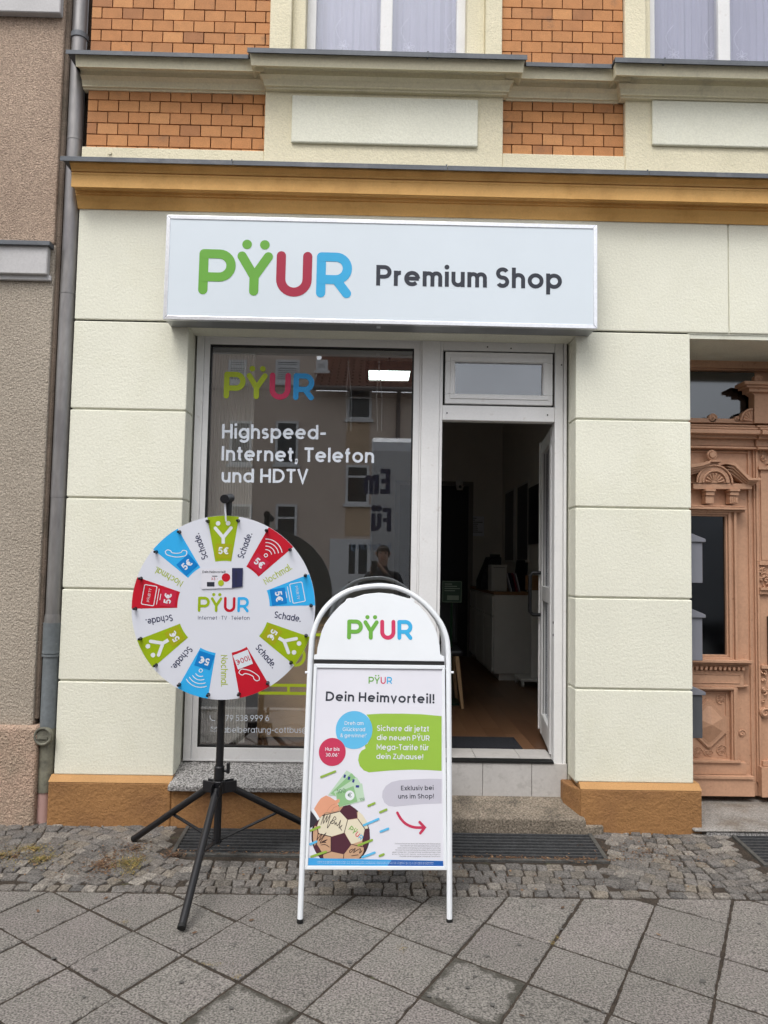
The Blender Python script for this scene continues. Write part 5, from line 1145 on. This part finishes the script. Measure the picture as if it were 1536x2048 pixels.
for i,F_ in enumerate(feet):
    d=Vector((F_.x-hub.x,F_.y-hub.y,0)).normalized(); a=hub+d*.055+Vector((0,0,-.008)); dirv=(F_-a).normalized(); e=F_+Vector((0,0,.004))
    s=MB(); s.tube([a,e-dirv*.0],.0175,18); lg=s.build('leg',M['black'],t,smooth=True)
    s=MB(); s.tube([e-dirv*.012,e+dirv*.004],.0185,18); s.build('rubber_foot',M['rubber'],lg,smooth=True)
    mid=a+(e-a)*.50; s=MB(); c=pb+Vector((0,0,.0))+d*.02; w_=.010; sd_=Vector((-d.y,d.x,0))
    v=mid-c; up_=v.cross(sd_).normalized(); s.add([p+sd_*b*w_+up_*k*.003 for p in (c,mid) for k in (-1,1) for b in (-1,1)],[(0,2,3,1),(4,5,7,6),(0,1,5,4),(1,3,7,5),(3,2,6,7),(2,0,4,6)])
    s.tube([mid-sd_*.02,mid+sd_*.02],.006,8); s.build('brace',M['black'],t)
# axle, head and pointer
s=MB(); q=on_pole(wv_+.0); s.tube([(wu,WY+.016,wv_),(wu,q.y-.0,wv_)],.03,18); s.box(q.x-.03,q.x+.03,q.y-.03,q.y+.03,wv_-.06,wv_+.06); s.build('axle_bracket',M['black'],t,bevel=.004)
s=MB(); q=PY(453,998,BY-.05); s.tube([PY(461,996,BY+.04),PY(449,998,WY-.06)],.0225,20); s.build('pointer_head',M['black'],t,smooth=True)
s=MB(); a=PY(449,1003,WY-.045); b=PY(452,1043,WY-.030); s.add([a+Vector((-.004,0,0)),a+Vector((.006,0,0)),b+Vector((.004,0,0)),b+Vector((-.004,0,0)),a+Vector((-.004,-.002,0)),a+Vector((.006,-.002,0)),b+Vector((.004,-.002,0)),b+Vector((-.004,-.002,0))],[(0,1,2,3),(7,6,5,4),(0,4,5,1),(1,5,6,2),(2,6,7,3),(3,7,4,0)]); s.build('pointer',M['wht'],t)
# flyer clipped to the wheel
ff=Frame((0,WY-.004,0),(1,0,0),(0,0,1)); q=lambda x,y:ff.uv(x,y)
t=thing('flyer',PY(444,1157,WY-.004),'small white and navy flyer reading Dein Heimvorteil stuck on the prize wheel','flyer')
s=MB(); s.flat(ff,[q(403,1178),q(464,1176),q(464,1136),q(402,1137)],.001); s.flat(ff,[q(402,1137),q(464,1136),q(464,1176),q(403,1178)],.0004); s.build('sheet',M['paper'],t)
s=MB(); s.flat(ff,[q(464,1176),q(485,1173),q(486,1136),q(464,1136)],.0012); s.build('navy_panel',M['navy'],t)
s=MB(); text_px(s,ff,'Dein Heimvorteil!',405,1146,451,1146,4.6,.16,.0016); text_px(s,ff,'zum Bestellen',473,1170,474,1142,3.2,.16,.002); 
s.flat(ff,[q(414,1173),q(429,1173),q(429,1164),q(414,1164)],.0016); s.flat(ff,[q(424,1153),q(435,1153),q(435,1151.5),q(424,1151.5)],.0016); s.build('dark_print',M['ink'],t)
s=MB(); text_px(s,ff,'33.-',422,1160,436,1160,5,.14,.0016); u,v=q(452,1155); s.disc(ff,u,v,.0215,.0016,24); s.build('red_print',M['wred'],t)
s=MB(); u,v=q(442,1166); s.disc(ff,u,v,.015,.0022,24); s.build('green_print',M['lgreen2'],t)
# ================================================================ A-BOARD
ta=R_(11.6); fa=PZ(600,1847,.0); fb=PZ(899,1845,0)
ex=Vector((fb.x-fa.x,fb.y-fa.y,0)).normalized(); fwd=Vector((ex.y,-ex.x,0)) # toward viewer
A=Frame((fa+fb)/2,ex,Vector((0,0,1))*math.cos(ta)-fwd*math.sin(ta))
t=thing('a_board',(fa+fb)/2,'white tubular pavement A-board with arched top and football prize poster','pavement sign')
cpx=[(600,1843),(611,1560),(619.5,1345),(622,1300),(625.5,1270),(639,1234),(663,1204),(693,1184),(723,1175.5),(760,1172),(794,1176),(826,1190),(856,1214),(880,1244),(892,1272),(896,1300),(897,1345),(898.5,1560),(899,1843)]
cu=[A.uv(*p) for p in cpx]
def arch(fr,off=0): return [fr.p(p.x,p.y,off) for p in smooth_pts(cu,5)]
s=MB(); s.tube(arch(A),.0125,16); s.build('front_frame',M['whitemetal'],t,smooth=True)
# rear frame: hinged at the top, leaning the other way
tb=R_(13); hz=cu[9][1]*math.cos(ta); top=A.p(cu[9][0],cu[9][1]); 
def rear(p,lift=.0):
    P=A.p(p[0],p[1]); z=P.z; back=(top.z-z)*math.tan(tb); base=A.p(p[0],cu[9][1]); return Vector((base.x,base.y,z))-fwd*(back+.03)
s=MB(); s.tube([rear(p) for p in smooth_pts(cu,5)],.0125,16); s.build('rear_frame',M['whitemetal'],t,smooth=True)
for p in (cu[0],cu[-1]):
    for k,fn in enumerate((lambda q:A.p(q[0],q[1]),rear)):
        s=MB(); a=fn(p); s.tube([a+Vector((0,0,.012)),a+Vector((0,0,-.004))],.0142,16); s.build('rubber_foot',M['rubber'],t,smooth=True)
q=lambda x,y:A.uv(x,y)
hd=[(628,1319),(628,1309.5),(633.5,1308.5),(635,1295),(643.7,1262),(650,1248),(663,1229.5),(678,1213),(690,1203.5),(693,1198),(700,1196),(705,1196.5),(729,1188.5),(757.5,1185.4),(785,1188),(815,1196.5),(824,1197),(829,1201.5),(828,1205),(840,1213),(854,1229),(866,1248),(873.6,1266),(879,1290),(880.5,1309),(888.5,1313),(888.5,1323)]
s=MB(); s.prism(A,[q(*p) for p in hd][::-1],-.006,.004); s.build('header_panel',M['whitemetal'],t,bevel=.002)
s=MB(); s.prism(A,[rear_uv for rear_uv in [q(*p) for p in hd][::-1]],-.030,-.026); s.build('header_backing',M['alu_dark'],t)
logo_px(A,694,1279,825,1280,40,.005,t,(M['lgreen'],M['lred2'],M['lblue']))
s=MB(); s.prism(A,[q(628,1327),q(889,1331),q(889,1323.5),q(628,1319.5)],-.02,-.001); s.build('header_gap_shade',M['gasket'],t)  # black bar stands in for the shade in the open gap below the header
# poster frame
TL,TR,BR,BL=q(628,1327.5),q(889.5,1331),q(893.5,1740),q(610,1739)
oTL,oTR,oBR,oBL=TL,TR,BR,BL; iTL,iTR,iBR,iBL=q(634,1336),q(884,1339),q(887,1732),q(616,1731)
s=MB()
s.prism(A,[oBL,oBR,iBR,iBL],-.008,.008); s.prism(A,[iTL,iTR,oTR,oTL],-.008,.008); s.prism(A,[oBL,iBL,iTL,oTL],-.008,.0078); s.prism(A,[oBR,oTR,iTR,iBR],-.008,.0078)
s.build('poster_frame',M['whitemetal'],t,bevel=.002)
s=MB(); s.prism(A,[iBL,iBR,iTR,iTL],-.006,-.002); s.build('poster_backing',M['alu_dark'],t)
s=MB(); s.flat(A,[iBL,iBR,iTR,iTL],.0); po=s.build('poster',M['paper'],t)
for p in ((619.5,1345),(898,1345)):
    u,v=q(*p); s=MB(); k=-1 if p[0]<700 else 1; s.tube([A.p(u+k*.008,v),A.p(u+k*.022,v)],.006,12); s.build('pivot_bolt',M['whitemetal'],t,smooth=True)
    s=MB(); s.tube([A.p(u,v),rear((u,v))],.004,8); s.build('hinge_rod',M['whitemetal'],t)
c2=lambda u,v:q(590+u/4.655,1150+v/4.655); c3=lambda u,v:q(590+u/4.655,1400+v/4.655)
def px3(u,v): return (590+u/4.655,1400+v/4.655)
def px2(u,v): return (590+u/4.655,1150+v/4.655)
LB={}
def lay(key): return LB.setdefault(key,MB())
logo_px(A,*px2(683,1014),*px2(905,1016),15,.0006,po,(M['lgreen'],M['lred2'],M['lblue']),sw=.15)
text_px(lay('ink'),A,'Dein Heimvorteil!',*px2(284,1172),*px2(1298,1197),19,.19,.0006)
u,v=c3(550,278); r=168/4.655/F_PX*3.62; lay('pb').disc(A,u,v,r,.0008,48)
u,v=c3(347,483); lay('pr').disc(A,u,v,122/4.655/F_PX*3.62,.0010,48)
blob=[(1365,150),(1180,133),(1000,127),(800,127),(665,135),(690,170),(712,230),(718,290),(700,360),(672,410),(650,420),(656,452),(620,470),(596,510),(588,560),(603,615),(640,655),(690,674),(760,667),(900,655),(1100,648),(1230,652),(1365,660)]
lay('pg').flat(A,[c3(*p) for p in blob],.0004)
blob=[(1365,735),(1250,733),(1120,737),(980,745),(900,763),(845,800),(815,850),(812,905),(832,955),(870,985),(930,993),(1050,980),(1200,968),(1365,963)]
lay('grey').flat(A,[c3(*p) for p in blob],.0004)
for s_,a,b,cap,w_ in (('Dreh am',(462,232),(638,233),35,.125),('Glücksrad',(443,289),(652,291),35,.125),('& gewinne!*',(422,346),(668,348),34,.125),('Nur bis',(281,472),(415,473),33,.155),('30.06*',(284,526),(407,527),33,.155),
  ('Sichere dir jetzt',(763,288),(1247,294),53,.155),('die neuen PŸUR',(762,373),(1252,380),50,.155),('Mega-Tarife für',(760,463),(1243,469),53,.155),('dein Zuhause!',(756,548),(1193,554),50,.155)):
    text_px(lay('w'),A,s_,*px3(*a),*px3(*b),cap/4.655,w_,.0014)
for s_,a,b,cap,w_ in (('Exklusiv bei',(987,842),(1290,838),44,.16),('uns im Shop!',(960,918),(1293,916),44,.16)): text_px(lay('ink'),A,s_,*px3(*a),*px3(*b),cap/4.655,w_,.0008)
ar=smooth_pts([c3(953,1050),c3(985,1105),(c3(1035,1155)),c3(1110,1185),c3(1205,1187)],5)
lay('pr').strip(A,[(p.x,p.y) for p in ar],.0115,.0006,caps=True); lay('pr').strip(A,[c3(1160,1137),c3(1208,1187),c3(1166,1240)],.0115,.0009,caps=True)
# football
ball=[(425+272*math.cos(a*.1309),1265+290*math.sin(a*.1309)) for a in range(48)]
def cl(P): return clip(clip(P,0,1,1476),-1,0,-138)
def poly(key,P,d): 
    P=cl(P)
    if len(P)>2: lay(key).flat(A,[c3(*p) for p in P][::-1],d)
poly('ballline',ball,.0006)
b2=[(425+258*math.cos(a*.1309),1265+276*math.sin(a*.1309)) for a in range(48)]; poly('tan',[(min(a,640),b) for a,b in b2],.0007)
for P in ([(215,1120),(240,1075),(415,1035),(487,1115),(458,1235),(337,1270),(225,1240),(206,1170)],[(490,1117),(582,1105),(650,1200),(625,1310),(525,1343),(463,1235)],[(585,1030),(630,1070),(668,1130),(680,1195),(652,1200),(583,1100)]): poly('cream',P,.0009)
for P in ([(415,1037),(450,990),(510,975),(572,1020),(582,1100),(490,1115)],[(337,1275),(460,1235),(525,1345),(455,1437),(335,1410)],[(652,1202),(694,1200),(698,1290),(660,1385),(635,1370),(625,1312)],[(200,1335),(262,1435),(265,1476),(215,1450),(170,1370)],[(165,1168),(205,1175),(240,1080),(200,1110)]): poly('plum',P,.0010)
for a,b in (((225,1240),(215,1245)),((458,1235),(490,1117)),((335,1270),(335,1410)),((525,1343),(640,1368)),((215,1243),(337,1272)),((205,1172),(215,1243)),((262,1436),(335,1410)),((455,1437),(450,1476)),((415,1037),(240,1080)),((583,1104),(652,1201)),((215,1243),(198,1338))): lay('ballline').strip(A,[c3(*a),c3(*b)],.003,.0012)
# scribbled autographs
for P in ([(240,1160),(275,1060),(262,1150),(300,1075),(290,1140),(330,1065),(300,1190),(345,1120),(370,1085),(380,1110),(330,1135),(350,1150),(370,1130),(372,1160),(385,1140),(392,1170),(410,1150),(425,1120),(410,1190),(440,1165),(420,1185),(437,1215)],[(205,1300),(250,1245),(225,1310),(290,1235),(235,1330),(300,1300),(250,1320),(290,1325)],[(240,1350),(280,1345),(320,1370)],[(540,1385),(510,1400),(515,1420),(560,1380),(545,1420),(580,1395),(610,1385),(600,1425),(625,1400)],[(525,1450),(590,1440)]):
    lay('ballline').strip(A,[(p.x,p.y) for p in smooth_pts([c3(*p) for p in P],4)],.0024,.0018)
logo_px(A,*px3(495,1205),*px3(612,1310),10,.0014,po,(M['lgreen'],M['lred2'],M['lblue']),sw=.15)
# hand with bank notes
def pv(key,P,d): lay(key).flat(A,[c3(*p) for p in P][::-1],d)
pv('bill1',[(308,885),(480,655),(540,690),(410,900)],.0012); pv('bill2',[(330,870),(525,680),(590,745),(430,920)],.0013); pv('bill1',[(360,860),(575,718),(618,790),(440,930)],.0014); pv('bill1',[(365,850),(625,775),(650,935),(415,997),(392,940)],.0015); pv('bill2',[(380,865),(545,800),(582,945),(412,995)],.0016)
for x,y in ((462,708),(502,727),(543,752)): lay('bstar').flat(A,[c3(x-12,y+14),c3(x+6,y+18),c3(x+14,y-12),c3(x-6,y-16)],.0018)
pv('bstar',[(565,793),(597,793),(597,815),(565,815)],.0018)
u,v=c3(510,888); lay('w2').disc(A,u,v,42/4.655/F_PX*3.6,.0019,24); text_px(lay('bgreen'),A,'€',*px3(490,905),*px3(530,905),9,.12,.0022); text_px(lay('bgreen'),A,'100',*px3(395,872),*px3(472,858),8,.12,.002); text_px(lay('bgreen'),A,'100',*px3(605,938),*px3(648,930),5,.12,.002)
pv('skin',[(172,1022),(205,965),(240,915),(290,888),(330,905),(375,935),(412,920),(416,945),(395,965),(412,1000),(405,1025),(370,1040),(350,1028),(330,1050),(295,1040),(262,1065),(228,1098)],.0022)
lay('sline').strip(A,[(p.x,p.y) for p in smooth_pts([c3(300,1030),c3(335,985),c3(375,965)],4)],.0012,.0024); lay('sline').strip(A,[(p.x,p.y) for p in smooth_pts([c3(340,1030),c3(365,1000),c3(395,990)],4)],.0012,.0024)
pv('w2',[(148,1018),(176,1013),(232,1103),(212,1122)],.0024); pv('suit',[(142,1025),(215,1118),(175,1172),(137,1190)],.0023)
for key,L_ in (('pg2',[((243,716),(374,664)),((683,984),(741,959)),((792,1044),(851,1019)),((146,1215),(229,1180)),((590,1352),(717,1303)),((152,1457),(288,1412)),((788,1450),(825,1435))]),('pb',[((640,1165),(777,1106)),((796,1224),(868,1196)),((142,1342),(199,1317)),((628,1462),(741,1419))])):
    for a,b in L_: lay(key).strip(A,[c3(*a),c3(*b)],.0095,.0028,caps=True)
fp=['*Aktionszeitraum bis 30.06. Die Teilnahme am Glücksrad gilt','ausschließlich bei Vertragsneuabschluss und erfolgt auf'.replace('ß','ss'),'ausdrückliche Aufforderung und Autorisierung durch unser Shop','Personal. Die Ausschüttung des jeweiligen Gutscheins erfolgt','gegen Vorlage der 1. Vertragsrechnung. Auszahlung erfolgt in Form','einer Gutschrift. Keine Barauszahlung möglich.','Fussbälle werden ausgegeben solange der Vorrat reicht.']
for i,(s_,x) in enumerate(zip(fp,(925,980,955,935,905,905,975))): text_px(lay('fine'),A,s_,*px3(x,1342+i*19.6),*px3(1355,1344+i*19.6),2.3,.13,.0006)
lay('strip').flat(A,[c3(122,1538),c3(1380,1546),c3(1378,1497),c3(124,1470)],.0030); 
lay('strip2').flat(A,[c3(860,1542),c3(1379,1546),c3(1378,1498),c3(900,1489)],.0032)
for i in range(2): text_px(lay('w2'),A,'* Alle Preise gelten für Neukunden und Bestandskunden. Mindestvertragslaufzeit 24 Monate. Angebot gilt nur in verfügbaren Gebieten',*px3(200,1505+i*14),*px3(1290,1515+i*14),1.6,.14,.0034)
cm=dict(ink=M['ink'],w=M['wht'],pb=plain('poster_blue',(.11,.45,.72),.4),pr=plain('poster_red',(.50,.035,.09),.4),pg=plain('poster_green',(.28,.46,.055),.4),pg2=plain('poster_dash_green',(.26,.40,.06),.4),grey=plain('poster_grey_patch',(.50,.49,.56),.4),
 ballline=plain('ball_outline',(.03,.015,.02),.4),tan=plain('ball_tan',(.52,.32,.20),.4),cream=plain('ball_cream',(.68,.62,.47),.4),plum=plain('ball_plum',(.075,.022,.035),.4),bill1=plain('note_pale',(.45,.60,.45),.4),bill2=plain('note_green',(.25,.46,.22),.4),bstar=plain('note_blue',(.03,.04,.22),.4),bgreen=plain('note_print',(.03,.12,.05),.4),w2=plain('poster_white',(.72,.75,.78),.4),skin=plain('poster_skin',(.68,.32,.20),.4),sline=plain('skin_line',(.4,.15,.09),.4),suit=plain('suit_dark',(.035,.03,.04),.4),fine=plain('fine_print',(.12,.12,.14),.4),strip=plain('strip_blue',(.05,.33,.68),.4),strip2=plain('strip_dark_blue',(.015,.10,.36),.4))
nm=dict(ink='dark_lettering',w='white_lettering',pb='blue_shapes',pr='red_shapes',pg='green_patch',pg2='green_dashes',grey='grey_patch',ballline='ball_outline',tan='ball_tan_panels',cream='ball_cream_panels',plum='ball_plum_panels',bill1='pale_bank_notes',bill2='green_bank_notes',bstar='note_emblems',bgreen='note_print',w2='white_shapes',skin='drawn_hand',sline='hand_lines',suit='drawn_sleeve',fine='fine_print',strip='blue_strip',strip2='dark_blue_strip')
for k,mb in LB.items(): mb.build(nm[k],cm[k],po)
# ================================================================ ACROSS THE STREET (seen mirrored in the shop window)
YV=17.68  # mirrored depth
def VX(px,py): return XP(px,py,YV)
def VZ(px,py): return ZP(px,py,YV)
YO=2*(YG)-YV
oh=thing('opposite_house',(-2,YO,0),'pale brown rendered house across the street with white windows and tiled roof','building')
ow=mat('opposite_render',(.66,.54,.45),.9,.06,1,.05,100); oy=mat('opposite_ochre_panel',(.58,.42,.28),.9,.06,1); rt=mat('roof_tiles',(.26,.135,.10),.7,.25,6)
s=MB(); xr_=VX(630,760); xq_=VX(862,760); s.box(-26,xq_,YO-.5,YO,-.1,VZ(700,783)); s.box(-26,xr_,YO-.5,YO+.02,VZ(700,783)+.002,11.5); s.build('wall',ow,oh)
s=MB(); z0=VZ(720,786); 
for i in range(16): s.box(xr_+.05,xq_+.3,YO+.35-i*.30,YO+.62-i*.30,z0+i*.17,z0+.06+i*.17)
for j in range(int((xq_+.2-xr_)/.22)):
    x=xr_+.1+j*.22
    for i in range(10): s.tube([(x,YO+.64-i*.30,z0+.05+i*.17),(x,YO+.32-i*.30,z0+.10+i*.17)],.09,6)
s.build('roof',rt,oh)
s=MB(); s.tube([(xr_,YO+.66,z0-.02),(xq_+.3,YO+.66,z0-.02)],.07,8); x=VX(795,900); s.tube([(x,YO+.1,0),(x,YO+.1,z0-.3),(x,YO+.6,z0-.05)],.06,8); s.build('gutter',plain('gutter_brown',(.16,.13,.12),.7),oh)
wins=[(552,598,842,929),(461,505,842,929),(552,595,1008,1100),(461,505,1008,1100),(692,739,930,1008),(695,744,777,839),(458,494,720,766),(552,600,720,766),(633,656,720,742)]
for i,(a,b,c_,d_) in enumerate(wins):
    x0,x1,z1,z0=VX(a,c_),VX(b,c_),VZ(a,c_),VZ(a,d_)
    s=MB(); w=.07
    s.box(x0,x0+w,YO+.02,YO+.06,z0,z1); s.box(x1-w,x1,YO+.02,YO+.06,z0,z1); s.box(x0+w,x1-w,YO+.02,YO+.06,z1-w,z1); s.box(x0+w,x1-w,YO+.02,YO+.06,z0,z0+w)
    s.box(x0+w,x1-w,YO+.02,YO+.06,z1-(z1-z0)*.3-.03,z1-(z1-z0)*.3+.03); s.box(x0-.06,x1+.06,YO+.0205,YO+.12,z0-.08,z0-.002)
    f=s.build('window',M['pvc'],oh); s=MB(); s.box(x0+w*.5,x1-w*.5,YO+.022,YO+.03,z0+w*.5,z1-w*.5); s.build('pane',plain('dark_pane',(.03,.035,.04),.08),f)
    if i in (6,7,8):
        s=MB()
        for k in range(9): s.box(x0+w,x1-w,YO+.03,YO+.05,z0+w+k*(z1-z0-2*w)/9,z0+w+(k+.7)*(z1-z0-2*w)/9)
        s.build('shutter',M['pvc'],f)
s=MB(); s.box(VX(690,1040),VX(740,1040),YO+.001,YO+.006,VZ(700,1072),VZ(700,1010)); s.box(VX(692,880),VX(739,880),YO+.001,YO+.006,VZ(700,925),VZ(700,841)); s.build('ochre_panel',oy,oh)
x0,x1,z1=VX(660,1080),VX(745,1080),VZ(700,1078)
s=MB(); s.box(x0,x1,YO+.01,YO+.08,0,z1); d=s.build('door',M['pvc'],oh,bevel=.01)
for a,b,c_,e_ in ((.45,.60,.55,.93),(.68,.88,.55,.93),(.45,.60,.1,.45),(.68,.88,.1,.45)): s=MB(); s.box(x0+(x1-x0)*a,x0+(x1-x0)*b,YO+.081,YO+.085,z1*c_,z1*e_); s.build('pane',plain('dark_pane',(.03,.035,.04),.08),d)
s=MB(); s.box(-60,60,YO,YO+2.6,-.2,-.02); tag(s.build('far_pavement',M['slab']),'pavement across the street','pavement',kind='structure')
# parked lorry
YT=-6.1; YTv=2*YG-YT
lx=XP(744,900,YTv); lz=ZP(790,872,YTv)
lo=thing('parked_lorry',(lx+3,YT-1.2,-.12),'white box lorry parked behind the photographer with dark blue letters','lorry')
lw=plain('lorry_white',(.50,.52,.55),.35)
s=MB(); fr=Frame((lx,0,0),(0,1,0),(0,0,1)); pr=[(YT-2.4,.75),(YT,.75),(YT,lz-.22),(YT-.06,lz-.08),(YT-.2,lz),(YT-2.2,lz),(YT-2.34,lz-.08),(YT-2.4,lz-.22)]
s.prism(fr,pr,.0,5.6); s.build('cargo_body',lw,lo,bevel=.02)
q=lx+5.72; s=MB(); s.box(q,q+1.8,YT-2.3,YT-.15,.35,1.25); s.prism(Frame((0,YT-.15,0),(1,0,0),(0,0,1)),[(q,1.251),(q+1.8,1.251),(q+1.25,2.35),(q,2.35)],-2.15,0)
cab=s.build('cab',lw,lo,bevel=.05,seg=2); s=MB(); s.prism(Frame((0,YT-.148,0),(1,0,0),(0,0,1)),[(q+.4,1.35),(q+1.5,1.35),(q+1.15,2.1),(q+.4,2.1)],0,.01); s.build('side_window',M['dark'],cab)
s=MB(); s.box(lx-.1,lx+5.5,YT-2.0,YT-.4,.45,.74); s.build('chassis',M['dark'],lo)
for x in (lx+1.3,lx+6.5):
    for y in (YT-.42,YT-2.25):
        s=MB(); s.tube([(x,y,.33),(x,y+.27,.33)],.45,28); w=s.build('wheel',M['rubber'],lo,smooth=True); s=MB(); s.tube([(x,y+.272 if y>YT-1 else y-.002,.33),(x,y+.28 if y>YT-1 else y-.01,.33)],.26,20); s.build('rim',M['alu'],w,smooth=True)
s=MB(); fl_=Frame((0,YT+.002,0),(-1,0,0),(0,0,1))
def vt(txt,pxr,pyb,capx,k=None):
    P=PY(pxr,pyb,YTv); cap=capx/F_PX*(YTv+4.53); text(s,fl_,txt,-P.x,P.z,cap,.22,.001,width=text_width(txt,.22,.13)*cap*.6)
vt('Em',779,989,53); vt('Fü',781,1063,48); s.build('lettering',M['navy'],lo)
s=MB(); P=PY(781,1100,YTv); text(s,fl_,'lieferung',-P.x,P.z,.10,.12,.001); s.build('small_lettering',plain('pale_blue_print',(.2,.3,.45),.5),lo)
# ================================================================ PHOTOGRAPHER
def person():
    ox=.13; yb=-4.98
    J={'pelvis':(ox,yb,.95,.155,.12),'waist':(ox,yb,1.08,.14,.11),'chest':(ox,yb-.01,1.30,.17,.12),'neckb':(ox,yb,1.46,.09,.08),'neck':(ox,yb+.01,1.53,.056,.058),
     'headl':(ox,yb+.025,1.60,.068,.08),'headm':(ox,yb+.02,1.68,.078,.098),'headt':(ox,yb+.01,1.755,.06,.075)}
    E=[('pelvis','waist'),('waist','chest'),('chest','neckb'),('neckb','neck'),('neck','headl'),('headl','headm'),('headm','headt')]
    for s_,n in ((-1,'l'),(1,'r')):
        J['sh'+n]=(ox+s_*.185,yb,1.42,.062,.06); J['el'+n]=(ox+s_*.25,yb+.10,1.17,.046,.046); J['wr'+n]=(ox+s_*.06-.06,yb+.31,1.47,.030,.026); J['pa'+n]=(ox+s_*.045-.09,yb+.33,1.53,.036,.018)
        E+=[('chest','sh'+n),('sh'+n,'el'+n),('el'+n,'wr'+n),('wr'+n,'pa'+n)]
        J['hip'+n]=(ox+s_*.095,yb,.90,.095,.10); J['kn'+n]=(ox+s_*.11,yb+.02,.50,.062,.065); J['an'+n]=(ox+s_*.12,yb-.03,.09,.042,.045); J['toe'+n]=(ox+s_*.14,yb+.14,.035,.045,.03)
        E+=[('pelvis','hip'+n),('hip'+n,'kn'+n),('kn'+n,'an'+n),('an'+n,'toe'+n)]
        for k in range(4):
            bx,by,bz=J['pa'+n][:3]; a=(bx+s_*.0,by+.01,bz+.018*(k-1.2)); b=(bx-s_*.035,by+.035,bz+.019*(k-1.2)+.01); c=(bx-s_*.055,by+.02,bz+.019*(k-1.2)+.012)
            J[f'f{n}{k}a']=(*b,.009,.009); J[f'f{n}{k}b']=(*c,.008,.008); E+=[('pa'+n,f'f{n}{k}a'),(f'f{n}{k}a',f'f{n}{k}b')]
        bx,by,bz=J['wr'+n][:3]; J['t'+n]=(bx-s_*.03,by-.01,bz+.05,.011,.011); J['t2'+n]=(bx-s_*.045,by-.01,bz+.08,.009,.009); E+=[('wr'+n,'t'+n),('t'+n,'t2'+n)]
    keys=list(J); me=bpy.data.meshes.new('body'); me.from_pydata([J[k][:3] for k in keys],[(keys.index(a),keys.index(b)) for a,b in E],[])
    o=bpy.data.objects.new('body',me); C.objects.link(o); sk=o.modifiers.new('Skin','SKIN'); sk.use_smooth_shade=True
    for i,k in enumerate(keys): me.skin_vertices[0].data[i].radius=J[k][3:5]; me.skin_vertices[0].data[i].use_root=(k=='pelvis')
    su=o.modifiers.new('Sub','SUBSURF'); su.levels=su.render_levels=2
    dg=bpy.context.evaluated_depsgraph_get(); ev=o.evaluated_get(dg); m2=bpy.data.meshes.new_from_object(ev); bpy.data.objects.remove(o)
    for v in m2.vertices:       # shape the face: nose, brow, chin
        p=v.co
        if p.z>1.56 and p.y>yb+.05:
            dx_=p.x-ox; 
            if abs(dx_)<.016 and 1.625<p.z<1.672: p.y+=.020*(1-abs(dx_)/.02)
            if 1.675<p.z<1.70 and .015<abs(dx_)<.045: p.y-=.006
            if p.z<1.60 and abs(dx_)<.03: p.y+=.008
    jk=mat('dark_jacket',(.02,.02,.025),.85,.2,20); tr=plain('dark_trousers',(.03,.035,.05),.85); skn=plain('skin',(.40,.25,.19),.55); sh=plain('shoes',(.03,.03,.03),.6)
    for m in (skn,jk,tr,sh): m2.materials.append(m)
    for f in m2.polygons:
        c=f.center; f.use_smooth=True
        hand=(c.y>yb+.285 and c.z>1.43)
        f.material_index=3 if c.z<.085 else 2 if c.z<.93 else 0 if (hand or c.z>1.515) else 1
    t=thing('person',(ox,yb,-.0),'person in dark clothes holding a phone up, mirrored in the shop window','person')
    b=bpy.data.objects.new('body',m2); C.objects.link(b); b.parent=t; b.location=(-ox,-yb,0)
    s=MB(); vs=[];n=16;R=7
    for i in range(R):
        ph=i/(R-1)*math.pi*.52
        for j in range(n):
            a=j/n*6.2832; fwd_=math.sin(a); rz=1.0 if fwd_<.3 else .75
            vs.append((ox+.088*math.sin(ph)*math.cos(a),yb+.012+.108*math.sin(ph)*fwd_*(1 if fwd_<0 else .93),1.685+.105*math.cos(ph)*rz+(.0 if fwd_<.3 else .028*math.sin(ph))-(.045*math.sin(ph) if fwd_<-.2 else 0)))
    s.add(vs,[(i*n+j,i*n+(j+1)%n,(i+1)*n+(j+1)%n,(i+1)*n+j) for i in range(R-1) for j in range(n)]); s.build('hair',plain('brown_hair',(.03,.018,.012),.8),t,smooth=True)
    for k in (-1,1):
        s=MB(); s.tube([(ox+k*.031,yb+.108,1.685),(ox+k*.031,yb+.113,1.685)],[.010,.006],10); s.build('eye',M['dark'],t)
        s=MB(); s.tube([(ox+k*.078,yb+.02,1.655),(ox+k*.092,yb+.012,1.675),(ox+k*.088,yb+.008,1.70)],[.008,.014,.010],8); s.build('ear',skn,t,smooth=True)
    s=MB(); s.tube([(ox-.024,yb+.106,1.613),(ox,yb+.113,1.611),(ox+.024,yb+.106,1.613)],.004,6); s.build('mouth',plain('lips',(.35,.13,.11),.5),t)
    t=thing('phone',(.02,-4.57,1.50),'dark phone held upright by the mirrored photographer','phone')
    s=MB(); s.box(-.02,.055,-4.577,-4.569,1.44,1.585); s.build('phone_body',M['dark'],t,bevel=.004,seg=2); s=MB(); s.box(-.016,.051,-4.5785,-4.5771,1.445,1.58); s.build('screen',plain('phone_screen',(.05,.06,.08),.1),t)
person()
